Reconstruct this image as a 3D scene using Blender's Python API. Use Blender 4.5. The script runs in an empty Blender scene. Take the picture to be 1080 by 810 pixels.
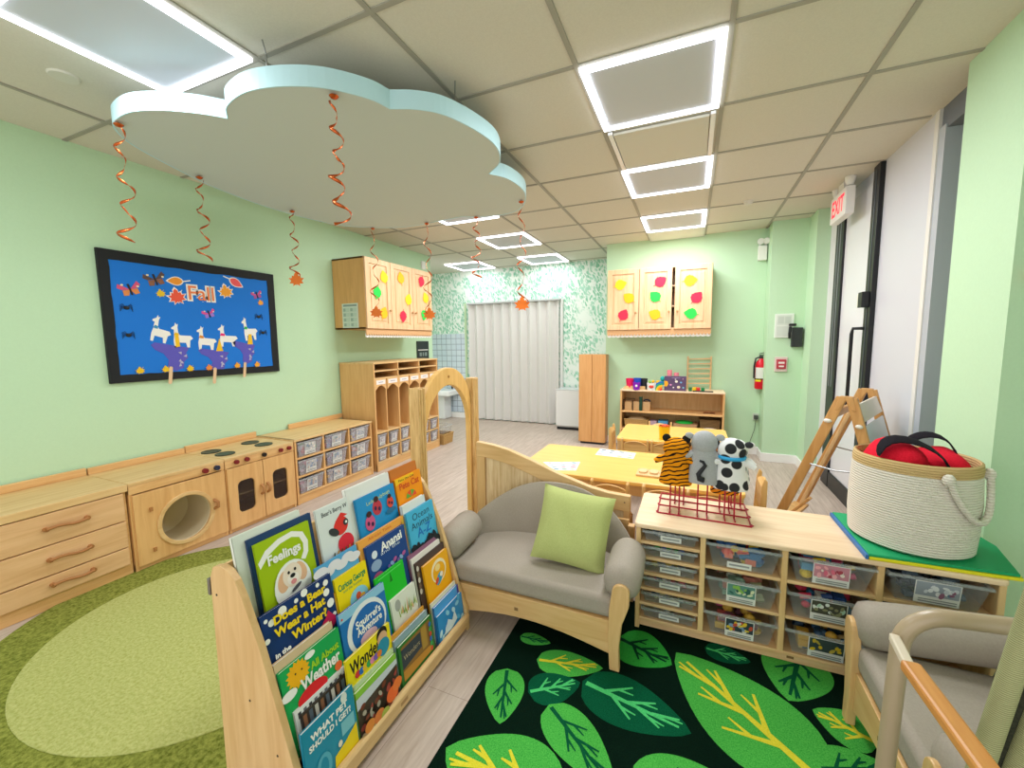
import bpy, bmesh, math, random
from mathutils import Vector, Matrix
random.seed(7)
SC = bpy.context.scene
COL = SC.collection
PI = math.pi

# ------------------------------------------------------------------ camera, world, exposure
CAM_H = 1.33
def setup_camera():
    yaw, pitch, roll = 0.4107512, -0.101704, -0.0115767
    cy, sy = math.cos(yaw), math.sin(yaw)
    f = Vector((-sy * math.cos(pitch), cy * math.cos(pitch), math.sin(pitch)))
    r = Vector((cy, sy, 0.0)); u = r.cross(f)
    r2 = r * math.cos(roll) + u * math.sin(roll)
    u2 = u * math.cos(roll) - r * math.sin(roll)
    cd = bpy.data.cameras.new('camera'); cam = bpy.data.objects.new('camera', cd)
    COL.objects.link(cam)
    cd.sensor_fit = 'HORIZONTAL'; cd.sensor_width = 36.0
    cd.lens = 434.677 / 1080 * 36.0
    cd.clip_start = 0.02; cd.clip_end = 60
    m = Matrix((r2, u2, -f)).transposed().to_4x4()
    m.translation = Vector((0, 0, CAM_H))
    cam.matrix_world = m
    SC.camera = cam
setup_camera()
W = bpy.data.worlds.new('world'); SC.world = W; W.use_nodes = True
W.node_tree.nodes['Background'].inputs[0].default_value = (1.0, 0.985, 0.95, 1)
W.node_tree.nodes['Background'].inputs[1].default_value = 1.6
SC.view_settings.view_transform = 'Standard'
SC.view_settings.look = 'None'
SC.view_settings.gamma = 1.0
SC.view_settings.use_curve_mapping = False
SC.view_settings.exposure = 0.12
LAMP_W = 20.0        # watts of light from each ceiling panel
TUBE_E = 4.0         # brightness of the lit edge strips

# ------------------------------------------------------------------ materials
def lin(c):
    c = c / 255.0
    return c / 12.92 if c <= 0.04045 else ((c + 0.055) / 1.055) ** 2.4
def rgb(h):
    if isinstance(h, str):
        h = h.lstrip('#'); h = tuple(int(h[i:i + 2], 16) for i in (0, 2, 4))
    return tuple(lin(v) for v in h) + (1.0,)
_MC = {}
def M(col, rough=0.55, metal=0.0, spec=0.4):
    """plain painted / plastic / paper material, cached by colour"""
    key = (str(col), rough, metal, spec)
    if key in _MC: return _MC[key]
    m = bpy.data.materials.new('paint_%s' % str(col).strip('#')); m.use_nodes = True
    b = m.node_tree.nodes['Principled BSDF']
    b.inputs['Base Color'].default_value = rgb(col)
    b.inputs['Roughness'].default_value = rough
    b.inputs['Metallic'].default_value = metal
    b.inputs['Specular IOR Level'].default_value = spec
    _MC[key] = m
    return m
def nodes(name):
    m = bpy.data.materials.new(name); m.use_nodes = True
    nt = m.node_tree
    return m, nt, nt.nodes['Principled BSDF']
def coords(nt, scale=(1, 1, 1), rot=(0, 0, 0), kind='Object'):
    tc = nt.nodes.new('ShaderNodeTexCoord'); mp = nt.nodes.new('ShaderNodeMapping')
    mp.inputs['Scale'].default_value = scale; mp.inputs['Rotation'].default_value = rot
    nt.links.new(tc.outputs[kind], mp.inputs[0])
    return mp.outputs[0]
def noise(nt, vec, scale, detail=3, rough=0.55, dist=0.0):
    n = nt.nodes.new('ShaderNodeTexNoise')
    n.inputs['Scale'].default_value = scale; n.inputs['Detail'].default_value = detail
    n.inputs['Roughness'].default_value = rough; n.inputs['Distortion'].default_value = dist
    nt.links.new(vec, n.inputs['Vector'])
    return n.outputs[0]
def ramp(nt, fac, stops, interp='LINEAR'):
    r = nt.nodes.new('ShaderNodeValToRGB'); r.color_ramp.interpolation = interp
    e = r.color_ramp.elements
    while len(e) < len(stops): e.new(0.5)
    for k, (p, c) in enumerate(stops):
        e[k].position = p; e[k].color = rgb(c)
    nt.links.new(fac, r.inputs[0])
    return r.outputs[0]
def bump(nt, b, h, strength, dist=0.01):
    n = nt.nodes.new('ShaderNodeBump'); n.inputs['Strength'].default_value = strength
    n.inputs['Distance'].default_value = dist
    nt.links.new(h, n.inputs['Height']); nt.links.new(n.outputs[0], b.inputs['Normal'])
def wood(name, dark, light, grain='x', rough=0.42, s=1.0):
    m, nt, b = nodes(name)
    sc = {'x': (1.2, 14, 14), 'y': (14, 1.2, 14), 'z': (14, 14, 1.2)}[grain]
    v = coords(nt, tuple(k * s for k in sc))
    n = noise(nt, v, 2.2, 5, 0.6, 0.6)
    c = ramp(nt, n, [(0.3, dark), (0.62, light)])
    nt.links.new(c, b.inputs['Base Color'])
    b.inputs['Roughness'].default_value = rough
    return m
def cloth(name, col, col2, scale=220, strength=0.25, rough=0.9):
    m, nt, b = nodes(name)
    v = coords(nt)
    n = noise(nt, v, scale, 2, 0.6)
    c = ramp(nt, n, [(0.3, col), (0.7, col2)])
    nt.links.new(c, b.inputs['Base Color']); b.inputs['Roughness'].default_value = rough
    b.inputs['Specular IOR Level'].default_value = 0.15
    bump(nt, b, n, strength, 0.002)
    return m
def clear(name, tint, alpha=0.3, rough=0.15):
    m, nt, b = nodes(name)
    b.inputs['Base Color'].default_value = rgb(tint)
    b.inputs['Roughness'].default_value = rough
    b.inputs['Alpha'].default_value = alpha
    return m
def emit(name, col, e):
    m, nt, b = nodes(name)
    b.inputs['Base Color'].default_value = rgb(col)
    b.inputs['Emission Color'].default_value = rgb(col)
    b.inputs['Emission Strength'].default_value = e
    return m

MAPLE = wood('maple_wood', '#d3a970', '#e4c08a', 'x')
MAPLE_V = wood('maple_wood_upright', '#d0a66e', '#e0bb85', 'z')
DRAWERW = wood('drawer_front_maple', '#d6a877', '#e5bb8c', 'x')
PALE = wood('pale_maple_top', '#e6c59f', '#f2d8b6', 'x')
BIRCH = wood('golden_birch', '#d6a266', '#e4b67a', 'z')
BIRCH_H = wood('golden_birch_flat', '#d6a266', '#e6ba80', 'x')
LAUAN = wood('reddish_back_panel', '#c08850', '#d09a60', 'z')
PINKWOOD = wood('rosy_maple_cabinet', '#deb083', '#ecc59a', 'z')
OAKTAN = wood('tan_cabinet', '#d19c5c', '#dfac6c', 'z', 0.45)
ARCHWOOD = wood('yellow_birch_arch', '#e0ae62', '#eebf76', 'z')
POSTWOOD = wood('layered_ply_post', '#bd8f4e', '#e3bd80', 'z', 0.45, 3.0)
TABLETOP = wood('yellow_table_laminate', '#f2bb60', '#f7c56c', 'x', 0.3)
EASELWOOD = wood('easel_hardwood', '#b98549', '#cf9d60', 'z')
GREEN = None
def wall_paint():
    m, nt, b = nodes('light_green_wall_paint')
    n = noise(nt, coords(nt), 90, 3)
    c = ramp(nt, n, [(0.2, '#c0e0bd'), (0.8, '#c4e4c1')])
    nt.links.new(c, b.inputs['Base Color']); b.inputs['Roughness'].default_value = 0.6
    b.inputs['Specular IOR Level'].default_value = 0.25
    bump(nt, b, n, 0.04, 0.002)
    return m
GREEN = wall_paint()
def floor_mat():
    m, nt, b = nodes('grey_vinyl_plank_floor')
    v = coords(nt, (1, 1, 1), (0, 0, PI / 2))
    br = nt.nodes.new('ShaderNodeTexBrick')
    br.offset = 0.4; br.inputs['Scale'].default_value = 1.0
    br.inputs['Brick Width'].default_value = 1.22; br.inputs['Row Height'].default_value = 0.18
    br.inputs['Mortar Size'].default_value = 0.0012
    br.inputs['Color1'].default_value = rgb('#cfc3bb'); br.inputs['Color2'].default_value = rgb('#c8bcb3')
    br.inputs['Mortar'].default_value = rgb('#a2938a')
    nt.links.new(v, br.inputs['Vector'])
    g = noise(nt, coords(nt, (16, 1.3, 1)), 3.0, 5, 0.6, 0.4)
    gc = ramp(nt, g, [(0.3, '#d0c4ba'), (0.7, '#fbf6f0')])
    mx = nt.nodes.new('ShaderNodeMix'); mx.data_type = 'RGBA'; mx.blend_type = 'MULTIPLY'
    mx.inputs[0].default_value = 0.8
    nt.links.new(br.outputs['Color'], mx.inputs[6]); nt.links.new(gc, mx.inputs[7])
    nt.links.new(mx.outputs[2], b.inputs['Base Color'])
    b.inputs['Roughness'].default_value = 0.45
    b.inputs['Specular IOR Level'].default_value = 0.3
    return m
def tile_ceiling_mat():
    m, nt, b = nodes('mineral_ceiling_tile')
    n = noise(nt, coords(nt), 140, 3)
    c = ramp(nt, n, [(0.25, '#d2cec1'), (0.7, '#d9d5c8')])
    nt.links.new(c, b.inputs['Base Color']); b.inputs['Roughness'].default_value = 0.9
    bump(nt, b, n, 0.08, 0.002)
    return m
def wallpaper_mat():
    """white paper printed with leaning sprigs of small teal leaves"""
    m, nt, b = nodes('leafy_wallpaper')
    v = coords(nt, (1, 1, 1), (0, 0.35, 0))
    vo = nt.nodes.new('ShaderNodeTexVoronoi'); vo.inputs['Scale'].default_value = 1.0
    mp = nt.nodes.new('ShaderNodeMapping'); mp.inputs['Scale'].default_value = (38, 1, 17)
    nz = nt.nodes.new('ShaderNodeTexNoise'); nz.inputs['Scale'].default_value = 6.0
    nt.links.new(v, nz.inputs['Vector'])
    ad = nt.nodes.new('ShaderNodeVectorMath'); ad.operation = 'MULTIPLY_ADD'
    ad.inputs[1].default_value = (0.12, 0.0, 0.12)
    nt.links.new(nz.outputs[1], ad.inputs[0]); nt.links.new(v, ad.inputs[2])
    nt.links.new(ad.outputs[0], mp.inputs[0]); nt.links.new(mp.outputs[0], vo.inputs['Vector'])
    leaf = ramp(nt, vo.outputs['Distance'], [(0.46, '#ffffff'), (0.58, '#000000')])
    cl = noise(nt, v, 5.0, 2)
    clm = ramp(nt, cl, [(0.36, '#000000'), (0.46, '#ffffff')])
    mu = nt.nodes.new('ShaderNodeMath'); mu.operation = 'MULTIPLY'
    nt.links.new(leaf, mu.inputs[0]); nt.links.new(clm, mu.inputs[1])
    hue = ramp(nt, vo.outputs['Color'], [(0.2, '#7fc2a4'), (0.5, '#b0dac8'), (0.8, '#93cbb4')])
    mx = nt.nodes.new('ShaderNodeMix'); mx.data_type = 'RGBA'
    nt.links.new(mu.outputs[0], mx.inputs[0]); mx.inputs[6].default_value = rgb('#e9f2ec')
    nt.links.new(hue, mx.inputs[7])
    nt.links.new(mx.outputs[2], b.inputs['Base Color']); b.inputs['Roughness'].default_value = 0.6
    return m
def grid_tile_mat():
    m, nt, b = nodes('pale_blue_wall_tile')
    tc = coords(nt, (1, 1, 1), (PI / 2, 0, 0))
    br = nt.nodes.new('ShaderNodeTexBrick'); br.offset = 0.0
    br.inputs['Scale'].default_value = 1.0
    br.inputs['Brick Width'].default_value = 0.1; br.inputs['Row Height'].default_value = 0.1
    br.inputs['Mortar Size'].default_value = 0.005
    br.inputs['Color1'].default_value = rgb('#cfdce6'); br.inputs['Color2'].default_value = rgb('#c6d6e4')
    br.inputs['Mortar'].default_value = rgb('#8b99ab')
    nt.links.new(tc, br.inputs['Vector'])
    nt.links.new(br.outputs['Color'], b.inputs['Base Color']); b.inputs['Roughness'].default_value = 0.25
    return m
def pile(name, c1, c2, scale=260, strength=0.5):
    m, nt, b = nodes(name)
    n = noise(nt, coords(nt), scale, 3, 0.7)
    c = ramp(nt, n, [(0.32, c1), (0.66, c2)])
    nt.links.new(c, b.inputs['Base Color']); b.inputs['Roughness'].default_value = 1.0
    b.inputs['Specular IOR Level'].default_value = 0.05
    bump(nt, b, n, strength, 0.006)
    return m
def stripes(name, c1, c2, scale, dist=3.0, rot=(0, 0, 0), thr=0.5, bumpy=0.0, rough=0.85):
    m, nt, b = nodes(name)
    w = nt.nodes.new('ShaderNodeTexWave'); w.bands_direction = 'Z'
    w.inputs['Scale'].default_value = scale; w.inputs['Distortion'].default_value = dist
    w.inputs['Detail'].default_value = 1.0
    nt.links.new(coords(nt, (1, 1, 1), rot), w.inputs['Vector'])
    c = ramp(nt, w.outputs[1], [(thr - 0.04, c1), (thr + 0.04, c2)])
    nt.links.new(c, b.inputs['Base Color']); b.inputs['Roughness'].default_value = rough
    b.inputs['Specular IOR Level'].default_value = 0.15
    if bumpy: bump(nt, b, w.outputs[1], bumpy, 0.004)
    return m
def spots(name, base, spot, scale=16, thr=0.36):
    m, nt, b = nodes(name)
    vo = nt.nodes.new('ShaderNodeTexVoronoi'); vo.inputs['Scale'].default_value = scale
    nt.links.new(coords(nt), vo.inputs['Vector'])
    c = ramp(nt, vo.outputs['Distance'], [(thr, spot), (thr + 0.05, base)])
    nt.links.new(c, b.inputs['Base Color']); b.inputs['Roughness'].default_value = 0.95
    return m
FLOOR = floor_mat(); TILE = tile_ceiling_mat(); WALLPAPER = wallpaper_mat(); BLUETILE = grid_tile_mat()
GREY_VINYL = cloth('grey_taupe_vinyl', '#9f968b', '#a79e92', 160, 0.08, 0.6)
WHITE = M('#f2f2f0'); OFFWHITE = M('#e4e3df'); BLACK = M('#15171b', 0.4); DARK = M('#2a2c30', 0.5)
CLEAR = clear('clear_plastic', '#b9c2c6', 0.11, 0.1)
FROST = clear('frosted_plastic', '#d9d6e0', 0.26, 0.2)
TUBE = emit('lit_edge_strip', '#f4f6ff', TUBE_E)

# ------------------------------------------------------------------ mesh builder
def text_faces(s, size, bold=0.0):
    cu = bpy.data.curves.new('lettering', 'FONT'); cu.body = s; cu.size = size; cu.offset = bold
    cu.align_x = 'CENTER'; cu.align_y = 'CENTER'; cu.resolution_u = 3
    o = bpy.data.objects.new('lettering', cu)
    me = o.to_mesh()
    vs = [v.co.copy() for v in me.vertices]; fs = [tuple(p.vertices) for p in me.polygons]
    o.to_mesh_clear(); bpy.data.objects.remove(o); bpy.data.curves.remove(cu)
    return vs, fs
class MB:
    def __init__(self):
        self.bm = bmesh.new(); self.ms = []; self.layer = 0
    def mi(self, m):
        if m not in self.ms: self.ms.append(m)
        return self.ms.index(m)
    def faces(self, vs, fs, m):
        k = self.mi(m); bv = [self.bm.verts.new(v) for v in vs]
        for f in fs:
            try:
                q = self.bm.faces.new([bv[i] for i in f]); q.material_index = k
            except ValueError: pass
        return bv
    def box(self, x0, x1, y0, y1, z0, z1, m):
        vs = [(x, y, z) for z in (z0, z1) for y in (y0, y1) for x in (x0, x1)]
        return self.faces(vs, [(0, 2, 3, 1), (4, 5, 7, 6), (0, 1, 5, 4), (2, 6, 7, 3), (0, 4, 6, 2), (1, 3, 7, 5)], m)
    def prism(self, poly, axis, a0, a1, m):
        """extrude a 2D outline: axis x takes (y,z), y takes (x,z), z takes (x,y)"""
        def P(p, a): return {'x': (a, p[0], p[1]), 'y': (p[0], a, p[1]), 'z': (p[0], p[1], a)}[axis]
        n = len(poly)
        vs = [P(p, a0) for p in poly] + [P(p, a1) for p in poly]
        fs = [tuple(range(n))[::-1], tuple(range(n, 2 * n))]
        fs += [(i, (i + 1) % n, n + (i + 1) % n, n + i) for i in range(n)]
        return self.faces(vs, fs, m)
    def ring(self, outer, inner, axis, a0, a1, m):
        """frame between two outlines with the same number of points"""
        def P(p, a): return {'x': (a, p[0], p[1]), 'y': (p[0], a, p[1]), 'z': (p[0], p[1], a)}[axis]
        n = len(outer)
        vs = [P(p, a0) for p in outer] + [P(p, a0) for p in inner] + [P(p, a1) for p in outer] + [P(p, a1) for p in inner]
        fs = []
        for i in range(n):
            j = (i + 1) % n
            fs += [(i, j, n + j, n + i), (2 * n + i, 3 * n + i, 3 * n + j, 2 * n + j),
                   (i, 2 * n + i, 2 * n + j, j), (n + i, n + j, 3 * n + j, 3 * n + i)]
        return self.faces(vs, fs, m)
    def tube(self, pts, r, m, n=8, closed=False):
        pts = [Vector(p) for p in pts]; N = len(pts)
        rs = r if isinstance(r, (list, tuple)) else [r] * N
        tang = []
        for i in range(N):
            a = pts[(i - 1) % N] if (closed or i > 0) else pts[i]
            b = pts[(i + 1) % N] if (closed or i < N - 1) else pts[i]
            tang.append((b - a).normalized())
        t0 = tang[0]; nrm = t0.orthogonal().normalized(); vs = []
        for i in range(N):
            t = tang[i]
            nrm = (nrm - t * nrm.dot(t))
            nrm = nrm.normalized() if nrm.length > 1e-6 else t.orthogonal().normalized()
            bi = t.cross(nrm)
            for k in range(n):
                a = 2 * PI * k / n
                vs.append(pts[i] + (nrm * math.cos(a) + bi * math.sin(a)) * rs[i])
        fs = []
        for i in range(N if closed else N - 1):
            j = (i + 1) % N
            for k in range(n):
                l = (k + 1) % n
                fs.append((i * n + k, i * n + l, j * n + l, j * n + k))
        if not closed:
            fs.append(tuple(range(n))[::-1]); fs.append(tuple((N - 1) * n + k for k in range(n)))
        return self.faces(vs, fs, m)
    def cyl(self, p0, p1, r, m, n=16, r2=None):
        return self.tube([p0, p1], [r, r if r2 is None else r2], m, n)
    def lathe(self, prof, m, c=(0, 0, 0), n=24, sx=1.0, sy=1.0):
        vs, fs = [], []
        for r, z in prof:
            for k in range(n):
                a = 2 * PI * k / n
                vs.append((c[0] + r * sx * math.cos(a), c[1] + r * sy * math.sin(a), c[2] + z))
        P = len(prof)
        for i in range(P - 1):
            for k in range(n):
                l = (k + 1) % n
                fs.append((i * n + k, i * n + l, (i + 1) * n + l, (i + 1) * n + k))
        if prof[0][0] > 1e-4: fs.append(tuple(range(n))[::-1])
        if prof[-1][0] > 1e-4: fs.append(tuple((P - 1) * n + k for k in range(n)))
        return self.faces(vs, fs, m)
    def ell(self, c, r, m, n=14, rings=8, rot=None):
        if not isinstance(r, (tuple, list)): r = (r, r, r)
        vs, fs = [], []
        for i in range(rings + 1):
            t = PI * i / rings
            for k in range(n):
                a = 2 * PI * k / n
                p = Vector((r[0] * math.sin(t) * math.cos(a), r[1] * math.sin(t) * math.sin(a), -r[2] * math.cos(t)))
                if rot is not None: p = rot @ p
                vs.append(Vector(c) + p)
        for i in range(rings):
            for k in range(n):
                l = (k + 1) % n
                fs.append((i * n + k, i * n + l, (i + 1) * n + l, (i + 1) * n + k))
        return self.faces(vs, fs, m)
    # flat printed shapes on a face that looks to local -Y; every call lies a hair above the last
    def flat(self, poly, m, y=0.0, step=0.00035, th=None):
        self.layer += 1
        yy = y - step * self.layer
        if th:
            return self.prism(poly, 'y', y, yy - th, m)
        self.faces([(p[0], yy, p[1]) for p in poly], [tuple(range(len(poly)))], m)
    def rect(self, x0, x1, z0, z1, m, **k):
        self.flat([(x0, z0), (x1, z0), (x1, z1), (x0, z1)], m, **k)
    def oval(self, cx, cz, rx, rz, m, n=24, rot=0.0, **k):
        c, s = math.cos(rot), math.sin(rot)
        P = [(rx * math.cos(2 * PI * i / n), rz * math.sin(2 * PI * i / n)) for i in range(n)]
        self.flat([(cx + a * c - b * s, cz + a * s + b * c) for a, b in P], m, **k)
    def text(self, s, cx, cz, size, m, rot=0.0, width=None, kx=1.0, y=0.0, step=0.00035, bold=0.0):
        vs, fs = text_faces(s, size, bold)
        if not vs: return
        if width:
            w = max(v.x for v in vs) - min(v.x for v in vs); kx = width / w
        self.layer += 1
        c, n = math.cos(rot), math.sin(rot)
        self.faces([(cx + v.x * kx * c - v.y * n, y - step * self.layer, cz + v.x * kx * n + v.y * c) for v in vs], fs, m)
    def xform(self, mat):
        bmesh.ops.transform(self.bm, matrix=mat, verts=self.bm.verts)
    def build(self, name, parent=None, loc=(0, 0, 0), rot=(0, 0, 0), bevel=0.0, smooth=False, subd=0, solid=0.0, weld=False, seg=2):
        if weld: bmesh.ops.remove_doubles(self.bm, verts=self.bm.verts, dist=1e-4)
        bmesh.ops.recalc_face_normals(self.bm, faces=self.bm.faces) if not getattr(self, 'keep', False) else None
        me = bpy.data.meshes.new(name); self.bm.to_mesh(me); self.bm.free()
        for m in self.ms: me.materials.append(m)
        if smooth:
            for p in me.polygons: p.use_smooth = True
            try: me.set_sharp_from_angle(angle=math.radians(48))
            except Exception: pass
        o = bpy.data.objects.new(name, me); COL.objects.link(o)
        o.location = loc; o.rotation_euler = rot
        if parent is not None: o.parent = parent
        if solid:
            k = o.modifiers.new('solid', 'SOLIDIFY'); k.thickness = solid; k.offset = 0
        if bevel:
            k = o.modifiers.new('bevel', 'BEVEL'); k.width = bevel; k.segments = seg; k.limit_method = 'ANGLE'
            k.angle_limit = math.radians(40)
        if subd:
            k = o.modifiers.new('subd', 'SUBSURF'); k.levels = subd; k.render_levels = subd
        return o
def tag(o, label=None, cat=None, group=None, kind=None):
    if label: o['label'] = label
    if cat: o['category'] = cat
    if group: o['group'] = group
    if kind: o['kind'] = kind
    return o
def thing(name, label, cat, loc=(0, 0, 0), rotz=0.0, group=None, rot=None):
    o = bpy.data.objects.new(name, None); COL.objects.link(o)
    o.location = loc; o.rotation_euler = rot if rot else (0, 0, rotz)
    o.empty_display_size = 0.05
    return tag(o, label, cat, group)
def structure(mb, name, **k):
    return tag(mb.build(name, **k), kind='structure')
def copy_tree(o, loc, rotz=None, label=None, group=None):
    c = o.copy(); COL.objects.link(c); c.location = loc
    if rotz is not None: c.rotation_euler = (0, 0, rotz)
    if label: c['label'] = label
    if group: c['group'] = group
    for ch in list(o.children):
        d = ch.copy(); COL.objects.link(d); d.parent = c
        for g in list(ch.children):
            e = g.copy(); COL.objects.link(e); e.parent = d
    return c
def rrect(x0, x1, z0, z1, r, n=5):
    P = []
    for cx, cz, a in ((x1 - r, z0 + r, -PI / 2), (x1 - r, z1 - r, 0), (x0 + r, z1 - r, PI / 2), (x0 + r, z0 + r, PI)):
        for i in range(n + 1):
            t = a + PI / 2 * i / n
            P.append((cx + r * math.cos(t), cz + r * math.sin(t)))
    return P
def leaf_outline(w, l, n=9):
    """pointed leaf, base at origin, tip at +z"""
    R, L = [], []
    for i in range(n + 1):
        t = i / n
        x = w * 0.5 * math.sin(PI * t ** 0.8) ** 0.9
        R.append((x, l * t)); L.append((-x, l * t))
    return R + L[::-1][1:-1]
def maple_outline(r):
    A = [(0, -.6), (.08, -.42), (.44, -.66), (.38, -.34), (.86, -.30), (.64, .0), (.95, .34), (.56, .34), (.5, .66), (.27, .56), (.24, .84), (0, 1.1)]
    P = [(x * r, z * r) for x, z in A]
    return P + [(-x, z) for x, z in P[::-1][1:-1]]
def place2d(poly, cx, cz, rot=0.0, s=1.0):
    c, n = math.cos(rot), math.sin(rot)
    return [(cx + s * (x * c - z * n), cz + s * (x * n + z * c)) for x, z in poly]
# ------------------------------------------------------------------ the room
CEIL = 2.54; LW = -3.417
b = MB(); b.box(-4.8, 1.8, -1.4, 6.5, -0.05, 0.0, FLOOR); structure(b, 'floor')
b = MB(); b.box(-4.8, 1.8, -1.4, 6.5, CEIL, CEIL + 0.05, TILE); structure(b, 'ceiling')
# T-bar grid under the tiles, 2 ft squares
b = MB(); GX, GY = -1.114, 1.911
GRID = M('#a3a094', 0.6)
for k in range(-4, 5):
    x = GX + 0.61 * k
    if x < LW or x > 1.17: continue
    b.box(x - 0.011, x + 0.011, -1.4, 6.3, CEIL - 0.006, CEIL + 0.001, GRID)
for k in range(-5, 8):
    y = GY + 0.61 * k
    b.box(LW, 1.17, y - 0.011, y + 0.011, CEIL - 0.005, CEIL + 0.001, GRID)
structure(b, 'trim_1')
b = MB(); b.box(LW - 0.15, LW, -1.4, 5.0, 0, CEIL, GREEN); structure(b, 'wall_left')
b = MB(); b.box(-4.8, -1.0, 6.3, 6.45, 0, CEIL, WALLPAPER); structure(b, 'wall_far')
b = MB(); b.box(-4.8, -4.65, 5.0, 6.45, 0, CEIL, GREEN); structure(b, 'wall_alcove')
# tiled lower part of the far wall, with its green edge strip
b = MB(); b.box(-4.65, -3.62, 6.285, 6.302, 0.1, 1.48, BLUETILE)
structure(b, 'trim_2')
b = MB(); b.box(-3.62, -3.585, 6.28, 6.302, 0, 2.0, M('#c3dcb4')); structure(b, 'trim_3')
b = MB(); b.box(-1.02, 1.5, 5.4, 6.45, 0, CEIL, GREEN); structure(b, 'wall_back')
b = MB(); b.box(0.735, 1.5, 5.13, 5.41, 0, CEIL, GREEN); structure(b, 'wall_step')
b = MB(); b.box(1.055, 1.5, 4.84, 5.14, 0, CEIL, GREEN); structure(b, 'wall_corner')
WHITEWALL = M('#d9d9dc', 0.5)
# storefront on the right: header, frosted lights, black mullions
b = MB()
b.box(1.185, 1.30, 3.08, 4.86, 0, CEIL, M('#d2d3dd', 0.35))
structure(b, 'wall_right')
b = MB(); b.box(1.165, 1.19, 4.625, 4.85, 0, CEIL, WHITEWALL)
structure(b, 'trim_4')
b = MB(); b.box(1.178, 1.31, 3.06, 3.10, 0, CEIL, M('#e3e0dc', 0.5)); structure(b, 'trim_5')
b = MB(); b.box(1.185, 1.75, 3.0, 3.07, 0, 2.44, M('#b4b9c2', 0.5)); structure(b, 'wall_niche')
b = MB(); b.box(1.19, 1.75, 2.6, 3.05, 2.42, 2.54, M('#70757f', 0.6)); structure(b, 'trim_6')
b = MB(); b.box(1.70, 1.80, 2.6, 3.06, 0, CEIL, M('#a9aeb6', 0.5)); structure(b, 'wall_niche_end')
b = MB(); b.box(1.095, 1.75, 2.2, 2.62, 0, CEIL, GREEN); structure(b, 'pillar')
b = MB(); b.box(1.70, 1.80, -1.4, 2.3, 0, CEIL, GREEN); structure(b, 'wall_side')
# white baseboards
def base(name, x0, x1, y0, y1):
    b = MB(); b.box(x0, x1, y0, y1, 0, 0.095, WHITE); structure(b, name, bevel=0.004)
base('baseboard_left', LW, LW + 0.012, -1.4, 5.0)
base('baseboard_back', -1.0, 0.735, 5.386, 5.4)
base('baseboard_step', 0.735, 1.055, 5.116, 5.13)
base('baseboard_step_side', 0.723, 0.735, 5.116, 5.4)
base('baseboard_corner', 1.043, 1.055, 4.826, 5.13)
base('baseboard_corner_front', 1.055, 1.165, 4.826, 4.84)
base('baseboard_far', -4.6, -3.6, 6.27, 6.285)

# door in the storefront: black jamb stile, frosted leaf, black lock stile with pull handle
d = thing('door_1', 'white frosted glass exit door with black metal stiles', 'door', (1.185, 3.74, 0))
tag(d, kind='structure')
b = MB(); b.box(-0.035, 0.005, 0.68, 0.88, 0, 2.44, BLACK)
for y in (0.745, 0.81): b.box(-0.038, -0.034, y, y + 0.012, 0.9, 2.4, M('#8b8f96', 0.3))
b.build('hinge_stile', d, bevel=0.003)
b = MB(); b.box(-0.018, 0.0, 0.12, 0.68, 0.14, 2.44, M('#e3e3ea', 0.25)); b.build('frosted_pane', d)
b = MB(); b.box(-0.03, 0.005, 0.0, 0.115, 0, 2.535, BLACK); b.box(-0.034, -0.029, 0.05, 0.06, 0.05, 2.5, M('#4b525a', 0.3)); b.build('lock_stile', d, bevel=0.003)
b = MB(); b.box(-0.032, 0.0, 0.115, 0.68, 0, 0.14, BLACK); b.build('bottom_rail', d, bevel=0.003)
b = MB(); b.tube([(-0.03, 0.10, 1.40), (-0.085, 0.12, 1.40), (-0.09, 0.125, 1.36), (-0.09, 0.125, 0.82), (-0.085, 0.12, 0.78), (-0.03, 0.10, 0.78)], 0.012, BLACK, 10)
b.build('pull_handle', d, smooth=True)
b = MB(); b.box(-0.075, -0.028, 0.02, 0.10, 1.55, 1.66, BLACK); b.box(-0.07, -0.03, 0.10, 0.135, 1.555, 1.655, M('#d9d8c8')); b.build('lock_box', d, bevel=0.004)

# pleated partition door in the far wall
d = thing('door_2', 'white pleated folding partition closed across the far doorway', 'partition', (-3.50, 6.29, 0))
tag(d, kind='structure')
P = []; n = 20; w = 1.60
pts = [(w * i / n, (0.0 if i % 2 else -0.085)) for i in range(n + 1)]
poly = pts + [(x, y + 0.02) for x, y in pts[::-1]]
b = MB(); b.prism(poly, 'z', 0.015, 1.965, M('#dddcd9', 0.45)); b.build('pleated_curtain', d, bevel=0.006)
b = MB(); b.box(-0.02, w + 0.02, -0.10, 0.0, 1.965, 1.99, M('#b9bdbd', 0.3)); b.build('head_track', d)
b = MB(); b.box(w, w + 0.05, -0.03, 0.0, 0, 1.99, M('#e6e8e6')); b.build('side_jamb', d, bevel=0.003)

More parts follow.
